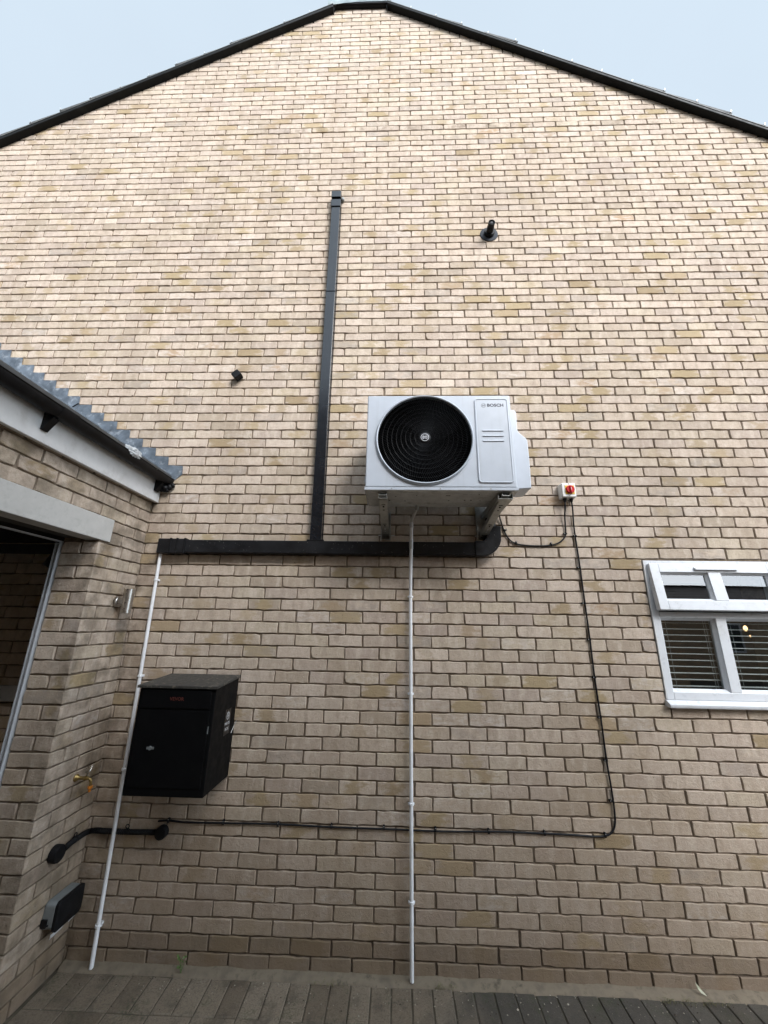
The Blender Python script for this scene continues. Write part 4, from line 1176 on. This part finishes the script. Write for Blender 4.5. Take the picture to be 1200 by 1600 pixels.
q = MB(); q.tube([(-0.318, -0.20, 2.573), (-0.318, -0.20, 2.553), (-0.320, -0.192, 2.543)], 0.012, 14); q.build('drain_spigot', M['galv'], p_, smooth=40)
q = MB(); q.lathe((-0.351, -0.092, 2.462), (0, 0, 1), [(0.0128, -0.018), (0.0128, 0.018)], n=20); q.lathe((-0.353, -0.092, 2.325), (0, 0, 1), [(0.0132, -0.028), (0.0132, 0.028)], n=20)
build_each(q, 'pipe_coupling', simple('translucent_grey_coupling', (0.50, 0.51, 0.52), 0.35, var=0.1), p_, smooth=40)
for zz in (1.985, 1.392, 0.806, 0.347):
    c_ = MB(); pipe_clip(c_, (-0.357, -0.032, zz), PR); c_.build('pipe_clip', M['pipe_white'], p_, smooth=40)

# ================================================================== ISOLATOR
iso = empty('isolator_switch', (0.757, 0, 2.68), 'white rotary isolator switch with red knob on yellow plate, beside the heat pump', 'switch')
b = MB(); b.box(0.708, 0.807, -0.045, -0.002, 2.680, 2.787); b.build('back_box', M['iso_white'], iso, bevel=0.005, seg=3)
b = MB(); b.box(0.7095, 0.8055, -0.072, -0.046, 2.6815, 2.7855); b.build('front_cover', M['iso_white'], iso, bevel=0.006, seg=3)
b = MB(); b.box(0.7305, 0.7935, -0.0755, -0.0722, 2.702, 2.766); yp = b.build('yellow_plate', M['yellow'], iso, bevel=0.001)
b = MB(); b.lathe((0.762, -0.0755, 2.7345), (0, -1, 0), [(0.030, 0), (0.030, 0.008), (0.0265, 0.012), (0.026, 0.014)], n=36)
kn = b.build('knob', M['red'], iso, smooth=30)
b = MB(); b.box(0.756, 0.768, -0.1005, -0.0895, 2.712, 2.757); b.build('grip', M['red'], kn, bevel=0.003)
b = MB(); b.box(0.7606, 0.7634, -0.1010, -0.1006, 2.726, 2.744); b.build('pointer_mark', M['clip'], kn)
b = MB()
for (sx_, sz_) in ((0.757, 2.778), (0.757, 2.690)): b.lathe((sx_, -0.072, sz_), (0, -1, 0), [(0.0035, 0), (0.0035, 0.001)], n=10)
build_each(b, 'cover_screw', M['dark_print'], iso)
for gx_ in (0.735, 0.781):
    b = MB(); b.lathe((gx_, -0.036, 2.680), (0, 0, -1), [(0.013, 0), (0.013, 0.008), (0.0105, 0.010), (0.0095, 0.022), (0.006, 0.026)], n=12); b.build('cable_gland', M['black_plastic'], iso, smooth=30)

# ================================================================== CABLES with clips
def cclip(parent, c, d, off):
    """round saddle clip + nail head; d: cable direction, off: side of the nail"""
    x, y, z = c; b = MB()
    D = Vector(d).normalized(); S = Vector(off).normalized()
    pts = [Vector(c) + S * 0.0058 * math.cos(t) + Vector((0, -1, 0)) * 0.0062 * math.sin(t) for t in [k * math.pi / 6 for k in range(7)]]
    for e in (-0.003, 0.003): b.tube([p + D * e for p in pts], 0.0030, 6)
    nc = Vector(c) + S * 0.0115; b.lathe((nc.x, -0.001, nc.z), (0, -1, 0), [(0.0068, 0), (0.0068, 0.013), (0.0055, 0.015)], n=10)
    b.lathe((nc.x, -0.015, nc.z), (0, -1, 0), [(0.003, 0), (0.0025, 0.0015)], n=8, mi=1)
    b.build('cable_clip', [M['black_plastic'], M['clip']], parent, smooth=40)
yc = -0.009
ca_ = empty('cable_loop', (0.52, 0, 2.33), 'short black cable looping from behind the heat pump up to the isolator', 'cable')
c = MB()
c.tube(smoothpath([(0.245, -0.10, 2.66), (0.262, -0.05, 2.61), (0.272, -0.02, 2.56), (0.288, yc, 2.50), (0.303, yc, 2.445), (0.330, yc, 2.392), (0.370, yc, 2.360), (0.43, yc, 2.348), (0.52, yc, 2.343),
              (0.60, yc, 2.347), (0.660, yc, 2.362), (0.700, yc, 2.388), (0.724, yc, 2.425), (0.728, yc - 0.004, 2.49), (0.729, -0.020, 2.56), (0.733, -0.034, 2.62), (0.735, -0.036, 2.66)]), 0.0052, 10)
c.build('sheath', M['cable'], ca_, smooth=60)
for (p, d, o) in (((0.303, yc, 2.452), (0, 0, 1), (1, 0, 0.3)), ((0.378, yc, 2.357), (1, 0, 0), (0, 0, 1)), ((0.617, yc, 2.350), (1, 0, 0), (0, 0, 1)), ((0.727, yc, 2.432), (0, 0, 1), (-1, 0, 0))): cclip(ca_, p, d, o)
cl_ = empty('cable_run', (0.79, 0, 0.67), 'long black cable clipped down the wall from the isolator and along to the parcel box', 'cable')
c = MB()
path = [(0.781, -0.036, 2.66), (0.783, -0.034, 2.60), (0.785, -0.016, 2.50), (0.789, yc, 2.40), (0.794, yc, 2.20), (0.796, yc, 1.96), (0.798, yc, 1.73), (0.797, yc, 1.50), (0.803, yc, 1.25), (0.804, yc, 1.05), (0.811, yc, 0.90),
        (0.812, yc, 0.80), (0.806, yc, 0.735), (0.785, yc, 0.695), (0.745, yc, 0.673), (0.68, yc, 0.668)]
xx = 0.55
while xx > -1.75: path.append((xx, yc, 0.672 + 0.004 * noise.noise((xx * 3, 0, 0)) + 0.003 * math.sin(xx * 4))); xx -= 0.16
path += [(-1.79, yc, 0.676), (-1.845, yc, 0.672)]
c.tube(smoothpath(path, 5), 0.0052, 10); c.build('sheath', M['cable'], cl_, smooth=60)
for zz in (2.416, 2.196, 1.960, 1.733, 1.507, 1.280, 1.051, 0.845):
    cclip(cl_, (0.796 + (1.9 - zz) * 0.0085 if zz < 1.9 else 0.792, yc, zz), (0, 0, 1), (-1, 0, 0))
for xx in (0.742, 0.402, 0.086, -0.218, -0.515, -0.82, -1.134, -1.457, -1.784): cclip(cl_, (xx, yc, 0.672), (1, 0, 0), (0, 0, 1))

# corrugated conduit with round caps round the corner
cd = empty('conduit', (-2.2, 0, 0.6), 'black corrugated conduit turning the corner between two round black caps behind the white pipe', 'conduit')
c = MB(); pts = smoothpath([(XL + 0.030, -0.215, 0.618), (XL + 0.022, -0.16, 0.622), (XL + 0.020, -0.09, 0.622), (XL + 0.026, -0.040, 0.622), (XL + 0.055, -0.020, 0.620), (XL + 0.12, -0.018, 0.618), (-2.0, -0.018, 0.618), (-1.9, -0.018, 0.620), (-1.83, -0.02, 0.621)], 26)
c.tube(pts, 0.012, 12, rr=[0.0125 + (0.0022 if i % 2 else -0.0012) for i in range(len(pts))]); c.build('corrugated_tube', M['black_plastic'], cd)
for (cc, ax, nm) in (((XL + 0.002, -0.245, 0.612), (1, 0, 0), 'round_cap'), ((-1.810, -0.002, 0.621), (0, -1, 0), 'round_cap')):
    c = MB(); r_ = 0.040 if ax[0] else 0.034
    c.lathe(cc, ax, [(r_, 0), (r_, 0.028), (r_ * 0.93, 0.036), (r_ * 0.5, 0.038)], n=28); c.build(nm, M['black_plastic'], cd, smooth=35)
for (p, d, o) in (((XL + 0.018, -0.13, 0.622), (0, 1, 0), (0, 0, 1)), ((-2.02, -0.016, 0.62), (1, 0, 0), (0, 0, 1))):
    c = MB(); c.tube([Vector(p) + Vector((0, 0, 0.014 + 0.010)) + (Vector((0.0, 0.010 * math.cos(t), 0.010 * math.sin(t))) if d[1] else Vector((0.010 * math.cos(t), 0, 0.010 * math.sin(t)))) for t in [k * math.pi / 6 for k in range(12)]], 0.0028, 6, closed=True)
    c.lathe(p, d, [(0.0165, -0.005), (0.0165, 0.005)], n=14); c.build('saddle_clip', M['black_plastic'], cd, smooth=40)

# ================================================================== PARCEL BOX
pb = empty('parcel_box', (-1.68, 0, 0.91), 'matt black steel parcel box with sloped lid hung on the brick wall', 'parcel box')
X0, X1, YF, ZB = -1.898, -1.462, -0.325, 0.912
b = MB(); b.prism([(-0.004, ZB), (YF, ZB), (YF, 1.436), (-0.004, 1.462)], 'x', X0, X1); b.build('body', M['box_black'], pb, bevel=0.003)
b = MB(); b.prism([(-0.004, 1.4635), (YF - 0.014, 1.4395), (YF - 0.014, 1.454), (-0.004, 1.478)], 'x', X0 - 0.012, X1 + 0.010); b.build('lid', M['box_lid'], pb, bevel=0.002)
b = MB(); b.box(X0 + 0.020, X1 - 0.020, YF - 0.004, YF - 0.0005, 0.952, 1.326); dr = b.build('door', M['box_black'], pb, bevel=0.002)
b = MB(); b.box(X0 + 0.020, X1 - 0.020, YF - 0.007, YF - 0.0005, 1.336, 1.428); b.build('drop_flap', M['box_black'], pb, bevel=0.003)
b = MB(); b.box(X0 + 0.095, X0 + 0.135, YF - 0.0075, YF - 0.0045, 1.134, 1.146); b.lathe((X0 + 0.115, YF - 0.004, 1.14), (0, -1, 0), [(0.010, 0), (0.010, 0.006)], n=20); b.build('lock', M['grey_pl'], dr, smooth=40)
b = MB(); b.box(X1 - 0.0195, X1 - 0.0160, YF - 0.0060, YF - 0.0005, 1.215, 1.250); b.build('hinge_pin', M['grey_pl'], dr)
text_mesh('VEVOR', 0.024, Matrix.Translation((-1.676, YF - 0.0080, 1.385)) @ TF, 'lettering', M['red_print'], pb, 0.0004, 0.0004, 1.05)
TS = Matrix(((0, 0, 1, 0), (1, 0, 0, 0), (0, 1, 0, 0), (0, 0, 0, 1)))
b = MB(); b.box(X1 + 0.0002, X1 + 0.0008, -0.155, -0.075, 1.160, 1.300); stk = b.build('sticker', M['sticker_black'], pb)
text_mesh('PARCEL', 0.021, Matrix.Translation((X1 + 0.0012, -0.115, 1.220)) @ TS, 'sticker_text', M['sticker_white'], stk, 0.0003, 0.0006)
text_mesh('BOX', 0.023, Matrix.Translation((X1 + 0.0012, -0.115, 1.190)) @ TS, 'sticker_text', M['sticker_white'], stk, 0.0003, 0.0006)
b = MB(); n = 28
v = []
for (r, xx_) in ((0.016, 0.0009), (0.022, 0.0009), (0.022, 0.0014), (0.016, 0.0014)):
    v += [(X1 + xx_, -0.115 + r * math.cos(2 * math.pi * k / n), 1.262 + r * math.sin(2 * math.pi * k / n)) for k in range(n)]
b.add(v, [(q_ * n + k, q_ * n + (k + 1) % n, ((q_ + 1) % 4) * n + (k + 1) % n, ((q_ + 1) % 4) * n + k) for q_ in range(4) for k in range(n)])
b.box(X1 + 0.0009, X1 + 0.0014, -0.127, -0.103, 1.258, 1.264); b.box(X1 + 0.0010, X1 + 0.0015, -0.118, -0.112, 1.250, 1.276)
b.build('sticker_emblem', M['sticker_white'], stk)
b = MB(); b.tube([(X1 + 0.001, -0.040, 1.150), (X1 + 0.006, -0.020, 1.185), (X1 + 0.016, -0.012, 1.215)], 0.0016, 6); b.build('loose_tie', M['clip'], pb)

# ================================================================== LEFT WALL FITTINGS
lt = empty('wall_light', (XL, -0.165, 1.92), 'small stainless steel cylinder wall light by the inner corner', 'wall light')
b = MB(); b.lathe((XL + 0.0005, -0.166, 1.918), (1, 0, 0), [(0.033, 0), (0.033, 0.018), (0.030, 0.021)], n=32); b.build('mounting_base', M['steel'], lt, smooth=35)
b = MB(); b.box(XL + 0.0205, XL + 0.046, -0.172, -0.160, 1.905, 1.931); b.build('arm', M['steel'], lt, bevel=0.001)
b = MB(); b.lathe((XL + 0.073, -0.166, 1.848), (0, 0, 1), [(0.026, 0.002), (0.030, 0.0), (0.030, 0.150), (0.026, 0.150), (0.026, 0.138)], n=40); b.build('cylinder', M['steel'], lt, smooth=35)

tp = empty('outside_tap', (XL, -0.19, 0.94), 'small brass outside tap with orange hose connector near the corner', 'tap')
b = MB(); b.lathe((XL + 0.0005, -0.200, 0.945), (1, 0, 0), [(0.018, 0), (0.020, 0.006), (0.014, 0.014), (0.009, 0.020), (0.009, 0.050), (0.012, 0.052), (0.012, 0.066)], n=24)
b.tube(smoothpath([(XL + 0.055, -0.200, 0.945), (XL + 0.080, -0.199, 0.942), (XL + 0.092, -0.198, 0.928), (XL + 0.094, -0.198, 0.908)], 5), 0.0072, 14); b.build('tap_body', M['brass'], tp, smooth=40)
b = MB(); b.tube([(XL + 0.062, -0.200, 0.952), (XL + 0.066, -0.200, 0.975)], 0.004, 8); b.tube(smoothpath([(XL + 0.063, -0.222, 0.985), (XL + 0.066, -0.205, 0.974), (XL + 0.067, -0.188, 0.976), (XL + 0.066, -0.172, 1.000)], 5), 0.0026, 8); b.build('lever', M['steel'], tp, smooth=40)
b = MB(); b.lathe((XL + 0.094, -0.198, 0.908), (0, 0, -1), [(0.0125, 0), (0.0125, 0.012), (0.008, 0.015), (0.008, 0.021), (0.006, 0.030)], n=16); b.build('hose_connector', M['orange'], tp, smooth=35)

vt = empty('weatherproof_box', (XL, -0.13, 0.25), 'grey rounded outdoor box with black front, low on the garage wall', 'vent')
b = MB(); R0 = []
def yz_rr(y0, y1, z0, z1, r, x): return [(x, a, c_) for (a, c_) in rrect(y0, y1, z0, z1, r, 5)]
loft(b, [yz_rr(-0.226, -0.042, 0.272, 0.392, 0.022, XL + 0.001), yz_rr(-0.224, -0.043, 0.274, 0.390, 0.022, XL + 0.052), yz_rr(-0.221, -0.046, 0.277, 0.388, 0.020, XL + 0.055)])
b.build('grey_body', M['grey_pl'], vt, smooth=40)
b = MB(); loft(b, [yz_rr(-0.223, -0.044, 0.262, 0.392, 0.020, XL + 0.0552), yz_rr(-0.223, -0.044, 0.262, 0.392, 0.020, XL + 0.070), yz_rr(-0.216, -0.051, 0.269, 0.385, 0.016, XL + 0.075)])
b.build('front_cover', M['black_plastic'], vt, smooth=40)
b = MB()
for k in range(3): b.lathe((XL + 0.004 + 0.016 * k, -0.226 - 0.001, 0.30), (0, -1, 0), [(0.004, 0), (0.004, 0.003)], n=8)
b.box(XL + 0.002, XL + 0.03, -0.234, -0.2265, 0.290, 0.325); b.build('side_latch', M['black_plastic'], vt)
b = MB(); b.add([(XL + 0.060, -0.225, 0.262), (XL + 0.060, -0.13, 0.262), (XL + 0.050, -0.14, 0.240), (XL + 0.050, -0.215, 0.236)], [(0, 1, 2, 3)]); b.add([(XL + 0.060, -0.10, 0.262), (XL + 0.060, -0.05, 0.262), (XL + 0.052, -0.06, 0.246), (XL + 0.052, -0.10, 0.243)], [(0, 1, 2, 3)])
for tb in build_each(b, 'torn_tape', M['pipe_white'], vt): tb.modifiers.new('thickness', 'SOLIDIFY').thickness = 0.0015

# ================================================================== UPPER WALL FITTINGS
fl = empty('flue_outlet', (0.366, 0, 5.2), 'black pipe outlet on a round collar, alone high on the gable', 'pipe outlet')
b = MB(); b.lathe((0.366, -0.001, 5.212), (0, -1, 0), [(0.080, 0), (0.080, 0.004), (0.074, 0.006), (0.050, 0.008)], n=40, sx=1, sy=1); b.build('collar', simple('slate_rubber_collar', (0.030, 0.034, 0.042), 0.7, var=0.2, spec=0.2), fl, smooth=30)
b = MB(); b.lathe((0.366, -0.011, 5.212), (0, -1, 0), [(0.045, 0), (0.047, 0.014), (0.040, 0.022)], n=32); b.build('inner_ring', M['black_plastic'], fl, smooth=30)
b = MB(); b.lathe((0.366, -0.03, 5.212), (0, -1, 0), [(0.029, 0), (0.029, 0.085), (0.025, 0.085), (0.025, 0.055)], n=32); b.lathe((0.366, -0.06, 5.212), (0, -1, 0), [(0.032, 0), (0.032, 0.012)], n=32)
b.build('pipe', M['black_plastic'], fl, smooth=30)
b = MB(); b.lathe((0.366, -0.085, 5.212), (0, -1, 0), [(0.013, 0), (0.013, 0.026), (0.010, 0.026)], n=20); b.build('inner_pipe', M['black_gutter'], fl, smooth=30)

se_ = empty('wall_sensor', (-1.75, 0, 3.71), 'small tilted black cube sensor left of the tall trunking', 'sensor')
Ms = Matrix.Translation((-1.745, -0.004, 3.712)) @ Matrix.Rotation(rad(-43), 4, 'Y')
b = MB(); b.box(-0.030, 0.030, -0.012, 0.0, -0.028, 0.028, M=Ms); b.build('back_plate', M['black_plastic'], se_, bevel=0.004)
b = MB(); b.box(-0.032, 0.033, -0.058, -0.013, -0.030, 0.030, M=Ms); b.build('housing', M['black_plastic'], se_, bevel=0.007, seg=3)
b = MB(); b.box(-0.030, 0.031, -0.050, -0.018, 0.0304, 0.0318, M=Ms); b.build('side_strip', M['trunk_v'], se_, bevel=0.0006)

# ================================================================== NEIGHBOURING HOUSES (near one added to shade the lower wall; far one mirrored in the window)
def plain_brick(name, c1, c2, mo):
    t = NT(name); geo = t.new('ShaderNodeNewGeometry'); sp = t.new('ShaderNodeSeparateXYZ'); t.link(geo.outputs['Position'], sp.inputs[0])
    cb = t.new('ShaderNodeCombineXYZ'); t.link(t.math('ADD', sp.outputs[0], sp.outputs[1]), cb.inputs[0]); t.link(sp.outputs[2], cb.inputs[1])
    br = t.new('ShaderNodeTexBrick'); t.link(cb.outputs[0], br.inputs['Vector'])
    br.inputs['Scale'].default_value = 1.0; br.inputs['Brick Width'].default_value = 0.225; br.inputs['Row Height'].default_value = 0.075; br.inputs['Mortar Size'].default_value = 0.006
    br.inputs['Color1'].default_value = (*c1, 1); br.inputs['Color2'].default_value = (*c2, 1); br.inputs['Mortar'].default_value = (*mo, 1)
    t.link(br.outputs[0], t.b.inputs['Base Color']); t.b.inputs['Roughness'].default_value = 0.9
    return t.m
M['nbrick'] = plain_brick('buff_brown_brick', (0.40, 0.28, 0.175), (0.46, 0.33, 0.21), (0.30, 0.25, 0.19))
M['ntile'] = simple('brown_roof_tile', (0.10, 0.075, 0.062), 0.8, var=0.45, scale=9)
M['dark_glass'] = simple('dark_window_glass', (0.02, 0.025, 0.03), 0.05, var=0.1)
def neighbour(name, x0, x1, y0, y1, ez, rz, label):
    h = empty(name, ((x0 + x1) / 2, (y0 + y1) / 2, 0), label, 'house')
    b = MB(); ym = (y0 + y1) / 2
    b.prism([(y0, -0.3), (y1, -0.3), (y1, ez), (ym, rz - 0.08), (y0, ez)], 'x', x0, x1); b.build('brick_wall', M['nbrick'], h)
    sl = (rz - ez) / (y1 - ym); r = MB(); k = 0; n = 14
    for s in (-1, 1):
        for k in range(n):
            t0, t1 = k / n, (k + 1) / n + 0.02; ye = y1 + 0.3 if s > 0 else y0 - 0.3; zb = ez - 0.3 * sl
            ya, za = ye + (ym - ye) * t0, zb + (rz - zb) * t0; yb, zc = ye + (ym - ye) * t1, zb + (rz - zb) * t1
            r.prism([(ya, za), (yb, zc), (yb, zc + 0.03), (ya, za + 0.06)], 'x', x0 - 0.25 - 0.002 * s, x1 + 0.25 + 0.002 * s)
    r.build('roof', M['ntile'], h)
    g = MB(); g.box(x0 - 0.2, x1 + 0.2, y1 + 0.005, y1 + 0.03, ez - 0.28, ez - 0.06); g.box(x0 - 0.2, x1 + 0.2, y1 + 0.22, y1 + 0.33, ez - 0.33, ez - 0.24); build_each(g, 'eaves_gutter', M['black_gutter'], h)
    x = x0 + 1.2
    while x < x1 - 1.5:
        for z in ((1.0, 3.6) if ez > 4.5 else (1.0,)):
            w_ = MB(); frame_ring(w_, x, x + 1.1, z, z + 1.1, 0.07, 0.07, 0.07, 0.07, y1 + 0.004, y1 + 0.03); w_.box(x + 0.52, x + 0.58, y1 + 0.004, y1 + 0.029, z + 0.07, z + 1.03)
            wo_ = w_.build('window', M['white_pvc'], h)
            p = MB(); p.box(x + 0.07, x + 1.03, y1 + 0.003, y1 + 0.012, z + 0.07, z + 1.03); p.build('pane', M['dark_glass'], wo_)
        x += 3.2
    c = MB(); c.box(x0 + 2.0, x0 + 2.9, ym - 0.35, ym + 0.35, rz - 0.6, rz + 0.8); c.build('chimney', M['nbrick'], h)
    return h
neighbour('neighbouring_house', -15.0, 5.3, -14.6, -5.6, 7.1, 9.9, 'near brick house added behind the camera to shade the lower wall')  # unseen near house, placed and sized to shade the lower wall
neighbour('neighbouring_house', 7.5, 26.0, -22.0, -13.4, 5.3, 8.6, 'distant tiled house roof mirrored in the open top window panes')

# ================================================================== SMALL GROWTH
random.seed(21)
gm = MB()
for k in range(420):
    x = random.uniform(-2.15, 2.6); y = -0.05 - abs(random.gauss(0, 0.10)); q = random.uniform(0.0012, 0.0045) * (1.6 if random.random() < 0.06 else 1)
    a = random.uniform(0, 6.28); v = []
    for (dx, dy, dz) in ((1, 0, .2), (.3, .9, .1), (-.8, .5, .3), (-.7, -.7, .1), (.4, -.8, .2), (0, 0, 1.0)):
        ca_2, sa_2 = math.cos(a), math.sin(a); j_ = random.uniform(.7, 1.2)
        v.append((x + (dx * ca_2 - dy * sa_2) * q * j_, y + (dx * sa_2 + dy * ca_2) * q * j_, 0.001 + dz * q))
    gm.add(v, [(0, 1, 5), (1, 2, 5), (2, 3, 5), (3, 4, 5), (4, 0, 5)], random.choice((0, 0, 1)))
tag(gm.build('grit', [simple('pale_grit', (0.34, 0.30, 0.24), 0.9, var=0.3), simple('dark_grit', (0.07, 0.055, 0.04), 0.9, var=0.3)]), 'loose grit and crumbs scattered on the paving along the wall', 'grit', kind='stuff')
def weed(x, y, label, n=9, h=0.07, mat='leaf', seed=1):
    random.seed(seed)
    b = MB()
    for k in range(n):
        a = random.uniform(0, 6.28); hh = h * random.uniform(0.35, 1.0); rx = random.uniform(0.005, 0.028)
        tip = Vector((x + rx * math.cos(a), y - abs(rx * math.sin(a)) * 0.7, 0.012 + hh))
        b.tube([(x + random.uniform(-.004, .004), y, 0.006), (x + rx * 0.4 * math.cos(a), y - 0.004, 0.006 + hh * 0.55), tip], 0.0008, 4)
        for s in (-1, 1):
            L = random.uniform(0.008, 0.015); w_ = L * 0.42; d = Vector((math.cos(a + s), -abs(math.sin(a + s)) * 0.6, random.uniform(-0.2, 0.6))).normalized()
            sd = d.cross(Vector((0, -1, 0.3))).normalized()
            b.add([tuple(tip), tuple(tip + d * L * .5 + sd * w_), tuple(tip + d * L), tuple(tip + d * L * .5 - sd * w_)], [(0, 1, 2, 3)])
    return tag(b.build('weed', M[mat]), label, 'weed')
weed(-1.585, -0.035, 'small light green weed growing at the wall foot below the parcel box', 10, 0.075, seed=3)
def tuft(x, y, label, n=26, spread=0.05, seed=1):
    random.seed(seed); b = MB()
    for k in range(n):
        px = x + random.uniform(-spread, spread); py = y + random.uniform(-0.012, 0.012); a = random.uniform(0, 6.28); L = random.uniform(0.012, 0.034)
        b.tube([(px, py, 0.002), (px + L * .5 * math.cos(a), py + L * .4 * math.sin(a), 0.010 + L * .35), (px + L * math.cos(a), py + L * .8 * math.sin(a), 0.008 + L * .3)], 0.0007, 4)
    return tag(b.build('dry_weed', simple('dry_moss', (0.14, 0.13, 0.06), 0.8, var=0.4, scale=80)), label, 'weed')
tuft(-0.19, -0.045, 'straggly dry moss tuft on the mortar just right of the centre pipe foot', seed=4)
tuft(-0.78, -0.055, 'straggly dry moss strands on the mortar between the weed and the centre pipe', 18, 0.09, seed=9)
tuft(1.06, -0.070, 'wide mossy strands in the paving edge near the pale fallen leaf', 60, 0.16, seed=6)
b = MB(); lx, ly = 1.115, -0.022
b.add([(lx - 0.014, ly, 0.058), (lx - 0.010, ly - 0.006, 0.040), (lx, ly - 0.016, 0.026), (lx + 0.022, ly - 0.022, 0.020), (lx + 0.008, ly - 0.010, 0.034), (lx - 0.004, ly - 0.004, 0.050)], [(0, 1, 5), (1, 2, 4, 5), (2, 3, 4)])
lf = b.build('fallen_leaf', M['dryleaf']); so_ = lf.modifiers.new('thickness', 'SOLIDIFY'); so_.thickness = 0.0008
tag(lf, 'pale curled leaf leaning at the foot of the wall, right side', 'leaf')
